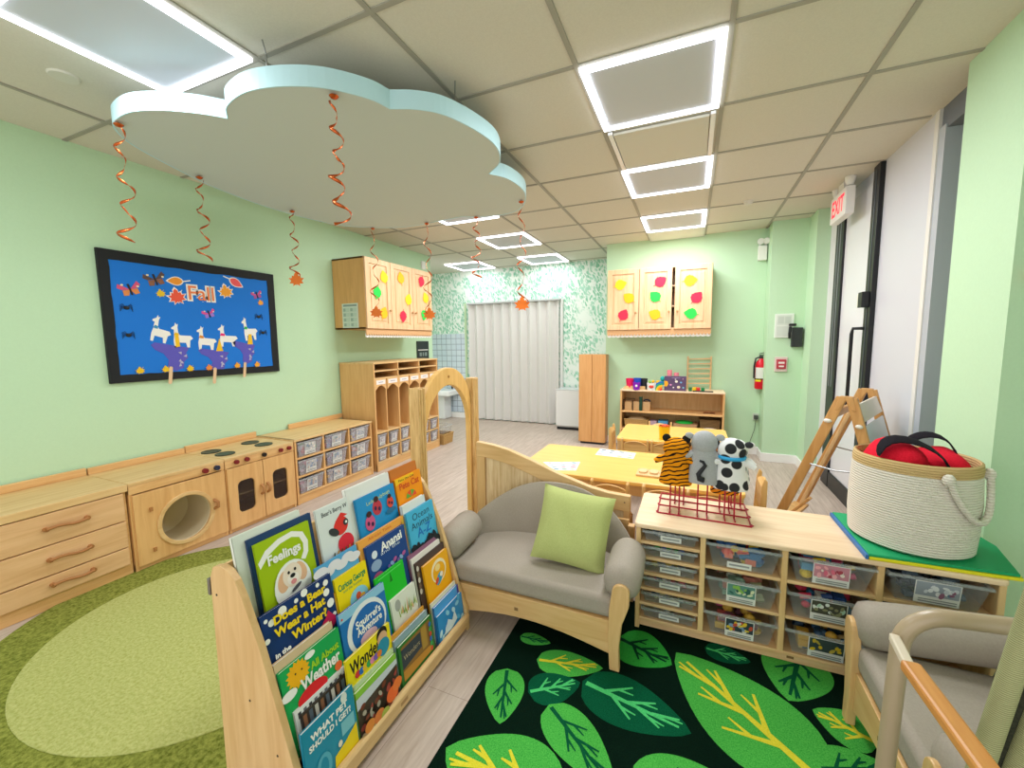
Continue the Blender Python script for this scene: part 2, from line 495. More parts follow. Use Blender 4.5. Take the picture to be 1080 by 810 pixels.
# ------------------------------------------------------------------ ceiling light panels
def ceiling_light(x, y, label, power=1.0, size=0.56, dy=0.0):
    t = thing('ceiling_light', label, 'ceiling light', (x, y, CEIL), 0, 'square edge-lit ceiling lights')
    b = MB(); s = 0.595; w = 0.032
    o_ = [(0.008, 0.008), (s, 0.008), (s, s), (0.008, s)]; i_ = [(0.008 + w, 0.008 + w), (s - w, 0.008 + w), (s - w, s - w), (0.008 + w, s - w)]
    b.ring(o_, i_, 'z', -0.007, -0.02, TUBE); b.build('lit_border', t)
    b = MB(); b.box(0.04, s - w, 0.04, s - w, -0.0115, -0.006, M('#c9ced6', 0.6)); b.build('centre_panel', t)
    L = bpy.data.lights.new('panel_lamp', 'AREA'); L.shape = 'SQUARE'; L.size = size; L.energy = LAMP_W * power
    L.color = (0.97, 0.985, 1.0)
    lo = bpy.data.objects.new('panel_lamp', L); COL.objects.link(lo); lo.parent = t; lo.location = (0.305, 0.305 + dy, -0.03)
    return t
GXs = lambda k: GX + 0.61 * k
GYs = lambda k: GY + 0.61 * k
ceiling_light(GXs(1), GYs(0), 'largest lit ceiling panel, upper right, nearest one in the right-hand row')
ceiling_light(GXs(1), GYs(2), 'lit ceiling panel second in the right-hand row, beyond the unlit clear-edged one')
ceiling_light(GXs(1), GYs(4), 'lit ceiling panel third in the right-hand row, towards the back wall')
ceiling_light(GXs(-2), GYs(-2), 'lit ceiling panel cut by the top left corner, in front of the hanging cloud', 0.6, 0.3, -0.14)
ceiling_light(GXs(-2), GYs(2), 'lit ceiling panel mostly hidden just behind the hanging cloud')
ceiling_light(GXs(-2), GYs(4), 'lit ceiling panel in the left row, in the open beyond the cloud', 0.7)
ceiling_light(GXs(-2), GYs(6), 'small far lit ceiling panel above the pleated partition, right one of two', 0.28)
ceiling_light(GXs(-4), GYs(6), 'small far lit ceiling panel left of the pleated partition, by the left wall', 0.25)
t = thing('ceiling_panel', 'unlit ceiling panel with bright clear edges between two lit ones', 'ceiling panel', (GXs(1), GYs(1), CEIL))
b = MB(); b.box(0.05, 0.555, 0.05, 0.555, -0.02, -0.006, M('#d5d3c8', 0.6)); b.build('centre_panel', t)
b = MB(); b.box(0.02, 0.045, 0.03, 0.58, -0.022, -0.006, M('#f4f6fa', 0.2)); b.build('edge_strip', t)
b = MB(); b.box(0.56, 0.585, 0.03, 0.58, -0.022, -0.006, M('#f4f6fa', 0.2)); b.build('edge_strip', t)
t = thing('ceiling_panel', 'unlit grey-edged ceiling panel against the top of the green back wall', 'ceiling panel', (GXs(1), GYs(5), CEIL))
b = MB(); b.box(0.03, 0.58, 0.02, 0.42, -0.02, -0.006, M('#d9dcd6', 0.6)); b.build('centre_panel', t)
b = MB(); b.ring([(0.01, 0.0), (0.6, 0.0), (0.6, 0.43), (0.01, 0.43)], [(0.03, 0.02), (0.58, 0.02), (0.58, 0.42), (0.03, 0.42)], 'z', -0.022, -0.006, M('#c9ccc8', 0.4)); b.build('edge_frame', t)
b = MB(); b.lathe([(0.0, -0.008), (0.05, -0.008), (0.055, 0.0)], M('#d8d6cb'), (0, 0, 0), 20)
tag(b.build('smoke_detector', loc=(-2.62, 1.02, CEIL), smooth=True), 'small round white disc on the ceiling near the top left light', 'smoke detector')
b = MB(); b.lathe([(0.0, -0.03), (0.03, -0.03), (0.04, 0.0)], M('#d8d6cb'), (0, 0, 0), 16)
tag(b.build('sprinkler_cap', loc=(0.42, 4.30, CEIL), smooth=True), 'little round sprinkler cap on the ceiling towards the exit sign', 'sprinkler')

# ------------------------------------------------------------------ hanging cloud
def cloud_outline():
    """scalloped outline, in plan"""
    K = [(-2.45, 1.115), (-2.287, 1.102), (-2.139, 1.155), (-2.023, 1.238), (-1.958, 1.310), (-1.857, 1.245), (-1.688, 1.215), (-1.522, 1.250), (-1.379, 1.330), (-1.274, 1.458), (-1.245, 1.552),
         (-1.141, 1.606), (-1.053, 1.700), (-0.989, 1.890), (-0.977, 2.067), (-1.04, 2.24), (-1.168, 2.360), (-1.095, 2.480), (-1.080, 2.700), (-1.152, 2.915), (-1.280, 3.080), (-1.460, 3.130), (-1.669, 3.08),
         (-1.75, 3.03), (-1.957, 3.055), (-2.328, 3.080), (-2.609, 2.975), (-2.84, 2.753), (-2.93, 2.285), (-2.88, 1.833), (-2.755, 1.492), (-2.64, 1.265), (-2.54, 1.160)]
    cusp = {4, 10, 16, 23}
    V_ = [Vector(k) for k in K]; n = len(V_); P = []
    for i in range(n):
        p1, p2 = V_[i], V_[(i + 1) % n]
        p0 = V_[i - 1] if i not in cusp else p1 * 2 - p2
        p3 = V_[(i + 2) % n] if (i + 1) % n not in cusp else p2 * 2 - p1
        for q in range(5):
            t = q / 5
            P.append(tuple(0.5 * ((2 * p1) + (p2 - p0) * t + (2 * p0 - 5 * p1 + 4 * p2 - p3) * t * t + (3 * p1 - p0 - 3 * p2 + p3) * t ** 3)))
    return P
t = thing('cloud_canopy', 'large pale cloud-shaped panel with light blue rim hanging under the ceiling', 'cloud panel', (0, 0, 0))
CP = cloud_outline()
b = MB(); b.prism(CP, 'z', 2.352, 2.425, M('#c9d2cd', 0.7)); b.build('panel', t)
cc = Vector((-1.95, 2.1))
CO = [tuple(cc + (Vector(p) - cc) * 1.006) for p in CP]
b = MB(); b.ring(CO, CP, 'z', 2.35, 2.43, M('#bfe4ee', 0.5)); b.build('rim', t)
for x, y in ((-1.62, 1.26), (-1.06, 1.80), (-2.4, 2.85), (-2.45, 1.25)):
    b = MB(); b.tube([(x, y, 2.43), (x, y, 2.50), (x + 0.02, y - 0.03, 2.535)], 0.003, M('#9a9c98', 0.3, 0.8), 6)
    b.build('hanging_hook', t)

# ------------------------------------------------------------------ foil swirls
FOIL = M('#c9622f', 0.25, 0.75); FOILD = M('#8a3a1e', 0.3, 0.75); ORANGE = M('#f07a1e', 0.5)
def swirl(x, y, zb, leaf, label, turns=4, rad=0.036, seed=0):
    rnd = random.Random(seed)
    t = thing('foil_swirl', label, 'hanging decoration', (x, y, 2.345), 0, 'copper foil swirls hanging from the cloud')
    L = 2.345 - zb
    b = MB(); n = turns * 20; vs, fs = [], []
    for i in range(n + 1):
        u = i / n
        a = 2 * PI * turns * u + seed
        r = rad * (0.25 + 0.85 * abs(math.sin(PI * (u * turns * 0.62 + 0.2 + seed * .13)))) * (0.55 + 0.65 * u)
        c = Vector((r * math.cos(a), r * math.sin(a), -0.02 - (L - 0.03) * u))
        hw = 0.0012 + 0.0062 * abs(math.sin(1.5 * a + seed)) ** 0.7
        wv = Vector((0.3 * hw * math.cos(a), 0.3 * hw * math.sin(a), hw))
        vs += [c - wv, c + wv]
    for i in range(n): fs.append((2 * i, 2 * i + 1, 2 * i + 3, 2 * i + 2))
    b.faces(vs, fs, FOIL); b.build('ribbon', t, solid=0.0006, smooth=True)
    b = MB(); b.lathe([(0.0, -0.018), (0.012, -0.014), (0.02, -0.006), (0.012, 0.0)], FOIL, (0, 0, 0), 10); b.build('top_rosette', t, smooth=True)
    if leaf:
        b = MB(); b.flat(maple_outline(0.062), ORANGE, th=0.0012)
        b.build('leaf_card', t, (0, 0, -L + 0.0), (0, 0, 0.45))
    return t
SW = [((-2.434, 1.118), 1.80, 0, 'copper foil swirl at the far left end of the cloud'),
      ((-2.755, 1.638), 1.835, 0, 'copper foil swirl second from the left, above the blue bulletin board'),
      ((-2.823, 2.325), 1.82, 1, 'copper foil swirl with a small leaf, just right of the bulletin board'),
      ((-1.375, 1.364), 1.83, 0, 'longest copper swirl, hanging against the underside of the cloud'),
      ((-2.612, 2.960), 1.60, 1, 'copper swirl with orange leaf hanging before the left cabinet doors, nearer its first door'),
      ((-2.099, 3.040), 1.57, 1, 'copper swirl with orange leaf by the right end of the left cabinet'),
      ((-1.639, 3.069), 1.845, 0, 'short copper swirl without leaf in front of the leafy wallpaper'),
      ((-1.165, 2.88), 1.60, 1, 'copper swirl with orange leaf in front of the pleated partition')]
for k, ((x, y), zb, lf, lab) in enumerate(SW):
    swirl(x, y, zb, lf, lab, 4 if k != 3 else 5, 0.036 if k not in (4, 5, 6) else 0.042, k)
# ------------------------------------------------------------------ helpers for cupboards and bins (front looks to local -Y)
LEFT = PI / 2
def around(inner, x0, x1, z0, z1):
    """outline on the rectangle with one point per point of the inner outline"""
    cx = sum(p[0] for p in inner) / len(inner); cz = sum(p[1] for p in inner) / len(inner)
    out = []
    for p in inner:
        dx, dz = p[0] - cx, p[1] - cz
        ks = []
        if abs(dx) > 1e-9: ks.append(((x1 if dx > 0 else x0) - cx) / dx)
        if abs(dz) > 1e-9: ks.append(((z1 if dz > 0 else z0) - cz) / dz)
        k = min(ks); out.append((cx + dx * k, cz + dz * k))
    # snap the closest points to the corners
    for c in ((x0, z0), (x1, z0), (x1, z1), (x0, z1)):
        i = min(range(len(out)), key=lambda q: (out[q][0] - c[0]) ** 2 + (out[q][1] - c[1]) ** 2)
        out[i] = c
    return out
def circle(cx, cz, rx, rz=None, n=28):
    rz = rz or rx
    return [(cx + rx * math.cos(2 * PI * i / n), cz + rz * math.sin(2 * PI * i / n)) for i in range(n)]
def carcass(mb, w, d, h, m, t=0.018, z0=0.0, back=None):
    mb.box(0, t, 0, d, z0, h, m); mb.box(w - t, w, 0, d, z0, h, m)
    mb.box(t, w - t, d - 0.008, d, z0, h, back or m)
TOYCOL = ['#d8353c', '#2f6fc4', '#f2c230', '#3aa655', '#e88ab0', '#7a5bb8', '#e87f35', '#c9d2dc', '#3b4658', '#b54a6a']
def clear_bin(loc, rotz, w, d, h, label, group, card=None, toys=None, toy_label=None, seed=0, taper=0.86, fill=0.7, pic=None, plastic=None):
    rnd = random.Random(seed)
    t = thing('storage_bin', label, 'bin', loc, rotz, group)
    cx = w / 2
    wb = w * taper; db = d * 0.94
    b = MB()
    B_ = [(cx - wb / 2, 0.012, 0.004), (cx + wb / 2, 0.012, 0.004), (cx + wb / 2, db, 0.004), (cx - wb / 2, db, 0.004)]
    T_ = [(0.0, 0.0, h), (w, 0.0, h), (w, d, h), (0.0, d, h)]
    b.faces(B_ + T_, [(0, 1, 2, 3), (0, 4, 5, 1), (1, 5, 6, 2), (2, 6, 7, 3), (3, 7, 4, 0)], plastic or CLEAR)
    b.build('tub', t, solid=0.0016)
    b = MB(); e = 0.007
    b.ring([(-e, -e), (w + e, -e), (w + e, d + e), (-e, d + e)], [(0.002, 0.002), (w - 0.002, 0.002), (w - 0.002, d - 0.002), (0.002, d - 0.002)], 'z', h - 0.009, h, RIM)
    b.build('rim', t)
    if card:
        x0, x1, z0, z1 = card
        b = MB()
        lean = 0.012 / h
        b.rect(x0, x1, z0, z1, M('#e9e9e6'), y=-0.004)
        if pic:
            zc = z0 + (z1 - z0) * 0.34
            b.rect(x0 + 0.003, x1 - 0.003, zc, z1 - 0.003, M(pic[0]), y=-0.004)
            for k in range(16):
                b.oval(rnd.uniform(x0 + 0.012, x1 - 0.012), rnd.uniform(zc + 0.008, z1 - 0.012), rnd.uniform(.005, .013), rnd.uniform(.004, .009), M(rnd.choice(pic[1])), n=9, rot=rnd.random() * 3, y=-0.004)
            b.rect(x0 + 0.01, x1 - 0.01, z0 + 0.3 * (zc - z0), z0 + 0.45 * (zc - z0), M('#8d9094'), y=-0.004)
            b.rect(x0 + 0.01, x1 - 0.01, z0 + 0.62 * (zc - z0), z0 + 0.74 * (zc - z0), M('#8d9094'), y=-0.004)
        else:
            b.rect(x0 + 0.008, x1 - 0.008, z0 + 0.35 * (z1 - z0), z0 + 0.65 * (z1 - z0), M('#9a9da1'), y=-0.004)
        # follow the slope of the tub front
        for v in b.bm.verts: v.co.y += 0.012 * (1 - v.co.z / h) - 0.0
        b.build('label_card', t)
    if toys:
        b = MB(); hh = h * fill
        for k in range(44):
            z = rnd.uniform(0.018, hh)
            y = rnd.uniform(0.04, d * 0.75) if k > 13 else rnd.uniform(0.032, 0.06)
            x = cx + rnd.uniform(-1, 1) * (wb / 2 - 0.035)
            r = min(rnd.uniform(0.013, 0.026), h * 0.19)
            q = rnd.random()
            c = M(rnd.choice(toys), 0.45)
            if q < 0.5: b.ell((x, y, z), (r * 1.2, r, r), c, 8, 5)
            elif q < 0.8:
                b.box(x - r, x + r, y - r, y + r, z - r * .7, z + r * .7, c)
            else: b.cyl((x - r, y, z), (x + r, y, z + r * .4), r * .6, c, 8)
        o = b.build('toy_pieces', None, loc, (0, 0, rotz))
        tag(o, toy_label, 'toys', kind='stuff')
    return t
RIM = clear('clear_bin_rim', '#cfd6da', 0.32, 0.2)

# ------------------------------------------------------------------ play kitchen along the left wall
XF = -2.95
# drawers
t = thing('drawer_chest', 'low maple chest of three drawers at the left edge, with wavy bar handles', 'drawer chest', (XF, 0.685, 0), LEFT)
w, d, h = 0.53, 0.455, 0.545
b = MB(); b.box(0, w, 0.012, d, 0, h - 0.04, BIRCH_H); b.build('body', t, bevel=0.003)
b = MB(); b.box(-0.004, w + 0.002, -0.012, d, h - 0.042, h, MAPLE); b.build('top_board', t, bevel=0.004)
b = MB(); b.box(0, w, d - 0.02, d, h, h + 0.045, BIRCH_H); b.build('backsplash', t, bevel=0.003)
for z0, z1 in ((0.338, 0.498), (0.182, 0.332), (0.075, 0.176)):
    b = MB(); b.box(0.004, w - 0.018, -0.008, 0.012, z0, z1, DRAWERW); f = b.build('drawer', t, bevel=0.003)
    zc = (z0 + z1) / 2 + 0.005
    b = MB(); xs = [0.195 + 0.155 * i / 8 for i in range(9)]
    b.tube([(x, -0.026 - 0.006 * math.sin(PI * i / 8), zc + 0.006 * math.sin(2 * PI * i / 8)) for i, x in enumerate(xs)], 0.008, M('#a97242', 0.5), 8)
    for x in (xs[0], xs[-1]): b.cyl((x, -0.028, zc), (x, -0.006, zc), 0.011, M('#a97242', 0.5), 10)
    b.build('handle', f, smooth=True)
# washer
t = thing('play_washing_machine', 'wooden toy washing machine with round open door window', 'toy washing machine', (XF, 1.222, 0), LEFT)
b = MB(); carcass(b, w, d, h - 0.02, BIRCH); b.box(0.018, w - 0.018, 0.01, d, 0.02, 0.035, BIRCH_H); b.box(0.0, w, 0.005, 0.02, 0, 0.05, BIRCH_H); b.build('body', t, bevel=0.002)
b = MB(); b.box(-0.002, w + 0.002, -0.006, d, h - 0.022, h, MAPLE); b.build('top_board', t, bevel=0.004)
b = MB(); b.box(0, w, d - 0.02, d, h, h + 0.04, BIRCH_H); b.build('backsplash', t, bevel=0.003)
b = MB(); b.box(0, w, -0.006, 0.014, 0.475, h - 0.022, BIRCH_H); c_ = b.build('control_panel', t, bevel=0.002)
for x, col in ((0.405, '#7d1f22'), (0.478, '#25304a')):
    b = MB(); b.cyl((x, -0.006, 0.503), (x, -0.03, 0.503), 0.017, M(col, 0.3), 16); b.build('dial', c_, bevel=0.003)
inner = circle(0.28, 0.235, 0.148)
b = MB(); b.ring(around(inner, 0.012, w - 0.004, 0.035, 0.468), inner, 'y', -0.012, 0.008, BIRCH); dr = b.build('door', t, bevel=0.002)
b = MB(); b.ring(circle(0.28, 0.235, 0.166), circle(0.28, 0.235, 0.142), 'y', -0.020, -0.010, MAPLE); b.build('window_ring', dr, bevel=0.003)
b = MB(); b.tube([(0.442, -0.012, 0.29), (0.45, -0.045, 0.275), (0.45, -0.045, 0.245), (0.442, -0.012, 0.23)], 0.011, M('#a97242', .5), 8); b.build('handle', dr, smooth=True)
b = MB()
for z in (0.36, 0.11): b.box(0.085, 0.10, -0.022, -0.012, z - 0.012, z + 0.012, M('#b07a46'))
b.build('hinge', dr)
b = MB(); vs = []
for k, (r, y) in enumerate(((0.147, 0.008), (0.15, 0.02), (0.15, 0.26), (0.04, 0.30), (0.001, 0.30))):
    for p in circle(0.28, 0.235, r, n=32): vs.append((p[0], y, p[1]))
b.faces(vs, [(k * 32 + i, k * 32 + (i + 1) % 32, (k + 1) * 32 + (i + 1) % 32, (k + 1) * 32 + i) for k in range(4) for i in range(32)], M('#d9c9a8', 0.35))
b.build('drum', t, solid=0.004, smooth=True)
# stove
t = thing('play_stove', 'wooden toy stove with four black burners and two windowed oven doors', 'toy stove', (XF, 1.758, 0), LEFT)
b = MB(); carcass(b, w + .01, d, h - 0.02, BIRCH); b.box(0.018, w - 0.01, 0.01, d, 0.03, 0.045, BIRCH_H); b.box(0.018, w - .01, 0.02, d, 0.245, 0.255, MAPLE); b.box(0, w + .01, 0.01, 0.02, 0, 0.04, BIRCH_H)
b.build('body', t, bevel=0.002)
b = MB(); b.box(-0.002, w + 0.012, -0.006, d, h - 0.022, h, MAPLE); tp = b.build('top_board', t, bevel=0.004)
b = MB(); b.box(0, w + .01, d - 0.02, d, h, h + 0.05, BIRCH_H); b.build('backsplash', t, bevel=0.003)
for x, y in ((0.09, 0.13), (0.09, 0.29), (0.385, 0.13), (0.385, 0.29)):
    b = MB(); b.lathe([(0.0, 0.0), (0.062, 0.0), (0.062, 0.006), (0.045, 0.008), (0.04, 0.005), (0.02, 0.008), (0.0, 0.006)], M('#25302c', 0.4), (x, y, h), 24)
    b.build('burner', tp, smooth=True)
b = MB(); b.box(0, w + .01, -0.006, 0.014, 0.472, h - 0.022, BIRCH_H); c_ = b.build('control_panel', t, bevel=0.002)
for x, col in ((0.075, '#7d1f22'), (0.150, '#7d1f22'), (0.282, '#1c1a1c'), (0.42, '#7d1f22'), (0.492, '#7d1f22')):
    b = MB(); b.cyl((x, -0.006, 0.506), (x, -0.028, 0.506), 0.016, M(col, 0.3), 16); b.build('dial', c_, bevel=0.003)
for x0, x1, hx in ((0.006, 0.265, 0.245), (0.271, 0.534, 0.293)):
    cx = (x0 + x1) / 2
    inner = rrect(cx - 0.062, cx + 0.062, 0.128, 0.36, 0.035)
    b = MB(); b.ring(around(inner, x0, x1, 0.03, 0.468), inner, 'y', -0.012, 0.008, BIRCH); dr = b.build('oven_door', t, bevel=0.002)
    b = MB(); b.tube([(hx, -0.012, 0.285), (hx, -0.038, 0.27), (hx, -0.04, 0.25), (hx, -0.038, 0.23), (hx, -0.012, 0.215)], 0.010, M('#b57f4b', .5), 8); b.build('handle', dr, smooth=True)
    b = MB(); b.prism(inner, 'y', 0.0, 0.003, clear('shade_tint_pane', '#3a2c28', 0.42, 0.1)); b.build('oven_window', dr)  # shade of the hollow oven put into the dark tint of this pane
# bin shelf
t = thing('bin_shelf', 'low golden shelf unit with nine clear bins beside the toy stove', 'shelf unit', (XF, 2.312, 0), LEFT)
w3, h3 = 0.885, 0.552
b = MB(); carcass(b, w3, 0.455, h3, BIRCH, back=LAUAN)
for x in (0.293, 0.588): b.box(x - 0.009, x + 0.009, 0.004, 0.44, 0.07, h3 - 0.018, BIRCH)
b.build('body', t, bevel=0.002)
for z in (0.075, 0.232, 0.388):
    b = MB(); b.box(0.018, w3 - 0.018, 0.0, 0.44, z - 0.008, z + 0.006, BIRCH_H); b.build('shelf_board', t, bevel=0.002)
b = MB(); b.box(0, w3, 0.008, 0.026, 0.0, 0.067, BIRCH_H); b.build('plinth', t, bevel=0.003)
b = MB(); b.box(-0.003, w3 + 0.003, -0.006, 0.46, h3 - 0.018, h3, MAPLE); b.build('top_board', t, bevel=0.004)
b = MB(); b.box(0.30, w3 + .05, 0.437, 0.455, h3, h3 + 0.045, BIRCH_H); b.build('backsplash', t, bevel=0.003)
for z, rn in ((0.394, 'top'), (0.238, 'middle'), (0.081, 'bottom')):
    for k, (x, cn) in enumerate(((0.028, 'first'), (0.314, 'second'), (0.609, 'third'))):
        sd = int(z * 1000) + k
        side = ['column by the stove', 'middle column', 'column by the lockers'][k]
        clear_bin((XF + 0.0, 2.312 + x, z), LEFT, 0.235 if k else .245, 0.36, 0.128, 'clear toy bin, %s row, %s of the wall shelf' % (rn, side),
                  'clear bins in the wall bin shelf', (0.07, 0.175, 0.012, 0.112), [TOYCOL[(sd + q * 3) % 10] for q in range(4)] + ['#c8b9c6', '#b9c0cf', '#d3c6d0', '#c2b6c9', '#cfd3dc'],
                  'small toys in the %s bin, %s column of the wall shelf' % (rn, ['left', 'middle', 'right'][k]), sd, pic=('#c3c4c9', ['#8d9faa', '#c4aaa0', '#e9e2da', '#8b9fc0']), plastic=FROST)
# lockers
w4, h4 = 1.15, 1.135
t = thing('coat_locker', 'tall golden coat locker with cubbies and six open bays on the left wall', 'coat locker', (XF, 3.262, 0), LEFT)
b = MB(); carcass(b, w4, 0.455, h4, BIRCH, back=LAUAN)
cw = w4 / 3
for k in (1, 2): b.box(cw * k - 0.009, cw * k + 0.009, 0.0, 0.44, 0.08, h4, BIRCH)
for k in (0, 1, 2): b.box(cw * k + cw / 2 - 0.007, cw * k + cw / 2 + 0.007, 0.01, 0.44, 0.08, 0.95, BIRCH)
b.build('body', t, bevel=0.002)
b = MB(); b.box(-0.002, w4 + 0.002, -0.004, 0.46, h4 - 0.016, h4, MAPLE); b.build('top_board', t, bevel=0.003)
for z in (1.045, 0.968, 0.40, 0.243, 0.088):
    b = MB(); b.box(0.018, w4 - 0.018, 0.0, 0.44, z - 0.007, z + 0.007, MAPLE); b.build('shelf_board', t, bevel=0.002)
b = MB(); b.box(0, w4, 0.004, 0.02, 0.0, 0.08, BIRCH_H); b.build('plinth', t, bevel=0.002)
for k in range(6):
    x0 = k * cw / 2 + (0.018 if k == 0 else 0.009); x1 = (k + 1) * cw / 2 - (0.018 if k == 5 else 0.009)
    arch = [(x0 + (x1 - x0) * i / 10, 0.845 + 0.05 * math.sin(PI * i / 10)) for i in range(11)]
    b = MB(); b.prism([(x0, 0.962), (x0, 0.845)] + arch[1:-1] + [(x1, 0.845), (x1, 0.962)], 'y', 0.0, 0.014, BIRCH_H); r_ = b.build('arched_rail', t, bevel=0.0015)
    b = MB(); b.rect(x0 + 0.016, x1 - 0.014, 0.908, 0.952, M('#efe7e4'), y=-0.0005)
    b.rect(x0 + 0.05, x1 - 0.045, 0.926, 0.934, M('#a9a3b4'), y=-0.0005)
    b.build('name_card', r_)
for r_, z in enumerate((0.25, 0.095)):
    for k in range(6):
        clear_bin((XF, 3.262 + k * cw / 2 + 0.028, z), LEFT, 0.125, 0.36, 0.132, 'small clear locker bin in the %s row, %s from the bin shelf end' % (('upper', 'lower')[r_], ('first', 'second', 'third', 'fourth', 'fifth', 'sixth')[k]),
                  'small bins under the coat locker', (0.022, 0.100, 0.02, 0.108), ['#b9b4bf', '#cfcad2', '#a9a6b6', '#c9c0b8'], 'odds and ends in the %s-row locker bin, %s from the bin shelf end' % (('upper', 'lower')[r_], ('first', 'second', 'third', 'fourth', 'fifth', 'sixth')[k]), 40 + r_ * 6 + k, taper=0.8, pic=('#c9c7cf', ['#a9a7b4', '#b9a9a4', '#e3e0e4']), plastic=FROST)

# ------------------------------------------------------------------ wall cabinets with paper leaves
LEAFCOL = {'y': ('yellow', '#ffd21c'), 'o': ('orange', '#fdb913'), 'r': ('red', '#ef2347'), 'g': ('green', '#23cf4b')}
def wall_cabinet(name, label, loc, rotz, w, d, h, doors, m, sidem, knobs, trim):
    t = thing(name, label, 'wall cabinet', loc, rotz)
    b = MB(); carcass(b, w, d, h, sidem, 0.02); b.box(0, w, 0, d, h - 0.02, h, sidem); b.box(0, w, 0, d, 0, 0.02, sidem)
    b.box(0.02, w - 0.02, 0.02, d - 0.01, h * 0.36, h * 0.36 + 0.015, sidem); b.box(0.02, w - 0.02, 0.02, d - 0.01, h * 0.68, h * 0.68 + 0.015, sidem)
    b.build('body', t, bevel=0.003)
    for k, (x0, x1) in enumerate(doors):
        b = MB(); s = 0.055
        b.ring([(x0, 0.004), (x1, 0.004), (x1, h - 0.004), (x0, h - 0.004)], [(x0 + s, 0.06), (x1 - s, 0.06), (x1 - s, h - 0.06), (x0 + s, h - 0.06)], 'y', -0.02, 0.0, m)
        b.box(x0 + s, x1 - s, -0.010, -0.002, 0.06, h - 0.06, m)
        b.box(x0 + s + 0.022, x1 - s - 0.022, -0.016, -0.008, 0.085, h - 0.085, m)
        dr = b.build('door', t, bevel=0.004)
        kx, kz = knobs[k]
        b = MB(); b.lathe([(0.006, 0.0), (0.006, 0.012), (0.013, 0.018), (0.011, 0.026), (0.0, 0.028)], M('#b98a5a', 0.4), (0, 0, 0), 12)
        b.xform(Matrix.Translation((kx, -0.02, kz)) @ Matrix.Rotation(PI / 2, 4, 'X'))
        b.build('knob', dr, smooth=True)
    # border strip pinned below: wooden scallops over white frill
    b = MB(); n = int(w / 0.035)
    P = [(0, 0.0)]
    for i in range(n):
        for q in range(5):
            P.append(((i + q / 5) * w / n, -0.045 - 0.02 * math.sin(PI * q / 5)))
    P += [(w, -0.045), (w, 0.0)]
    b.prism(P, 'y', -0.004, 0.008, M('#d8a878')); b.build('scalloped_trim', t)
    b = MB(); n = int(w / 0.05); P = [(0, -0.04)]
    for i in range(n):
        for q in range(6):
            P.append(((i + q / 6) * w / n, -0.075 - 0.012 * math.sin(PI * q / 6)))
    P += [(w, -0.075), (w, -0.04)]
    b.prism(P, 'y', 0.009, 0.013, WHITE); b.build('white_frill', t)
    return t
def paper_leaf(loc, rotz, kind, label, group, rot, s=1.0):
    m = M(LEAFCOL[kind][1], 0.6)
    out = leaf_outline(0.115 * s, 0.135 * s)
    out = [(x * (1 + 0.06 * (-1) ** i), z - 0.065 * s) for i, (x, z) in enumerate(out)]
    b = MB(); b.flat(place2d(out, 0, 0, rot), m, th=0.0008)
    b.prism(place2d([(-0.003, -0.085 * s), (0.003, -0.085 * s), (0.003, -0.06 * s), (-0.003, -0.06 * s)], 0, 0, rot), 'y', 0, -0.0012, m)
    o = b.build('paper_leaf', None, loc, (0, 0, rotz))
    tag(o, label, 'paper leaf', group)
Lc = wall_cabinet('wall_cabinet', 'maple wall cabinet with three leafy doors on the left wall above the lockers', (-3.0, 3.24, 1.478), LEFT, 1.14, 0.412, 0.715,
                  [(0.004, 0.376), (0.382, 0.756), (0.762, 1.136)], PINKWOOD, OAKTAN, [(0.345, 0.2), (0.725, 0.2), (0.79, 0.2)], True)
b = MB(); b.box(0, 0.21, -0.003, 0.0, 0, 0.245, M('#dde8dc')); b.rect(0.015, 0.195, 0.215, 0.235, M('#8fa39a'), y=-0.003)
for k in range(4):
    for q in range(2):
        b.rect(0.015 + q * 0.095, 0.10 + q * 0.095, 0.01 + k * 0.05, 0.052 + k * 0.05, M('#c6d9cb'), y=-0.003)
        b.rect(0.02 + q * 0.095, 0.05 + q * 0.095, 0.016 + k * 0.05, 0.046 + k * 0.05, M('#9bb5a9'), y=-0.003)
tag(b.build('notice_sheet', loc=(-3.30, 3.239, 1.492)), 'pale printed notice taped on the near side of the left wall cabinet', 'notice')
Lg = 'paper leaves on the left cabinet'
LL = [('y', .274, 2.023, .3, 'on the first door of the left cabinet, top'), ('g', .162, 1.848, 2.9, 'on the first door of the left cabinet, middle'), ('o', .251, 1.650, -.4, 'on the first door of the left cabinet, bottom'),
      ('o', .549, 2.049, .2, 'on the middle door of the left cabinet, top'), ('y', .673, 1.825, -.3, 'on the middle door of the left cabinet, middle'), ('r', .567, 1.629, 3.0, 'on the middle door of the left cabinet, bottom'),
      ('r', .930, 2.056, 2.8, 'on the far door of the left cabinet, top'), ('y', 1.005, 1.873, .4, 'on the far door of the left cabinet, middle'), ('g', .965, 1.667, 2.9, 'on the far door of the left cabinet, bottom')]
for k, x, z, r, lab in LL:
    paper_leaf((-3.0 + 0.0215, 3.24 + x, z), LEFT, k, '%s paper leaf %s' % (LEAFCOL[k][0], lab), Lg, r)
Rc = wall_cabinet('wall_cabinet', 'rosy maple wall cabinet on the green back wall, right door ajar', (-0.945, 5.08, 1.452), 0, 1.135, 0.32, 0.712,
                  [(0.004, 0.362), (0.368, 0.722), (0.752, 1.131)], PINKWOOD, PINKWOOD, [(0.33, 0.2), (0.695, 0.2), (0.785, 0.2)], True)
Rg = 'paper leaves on the right cabinet'
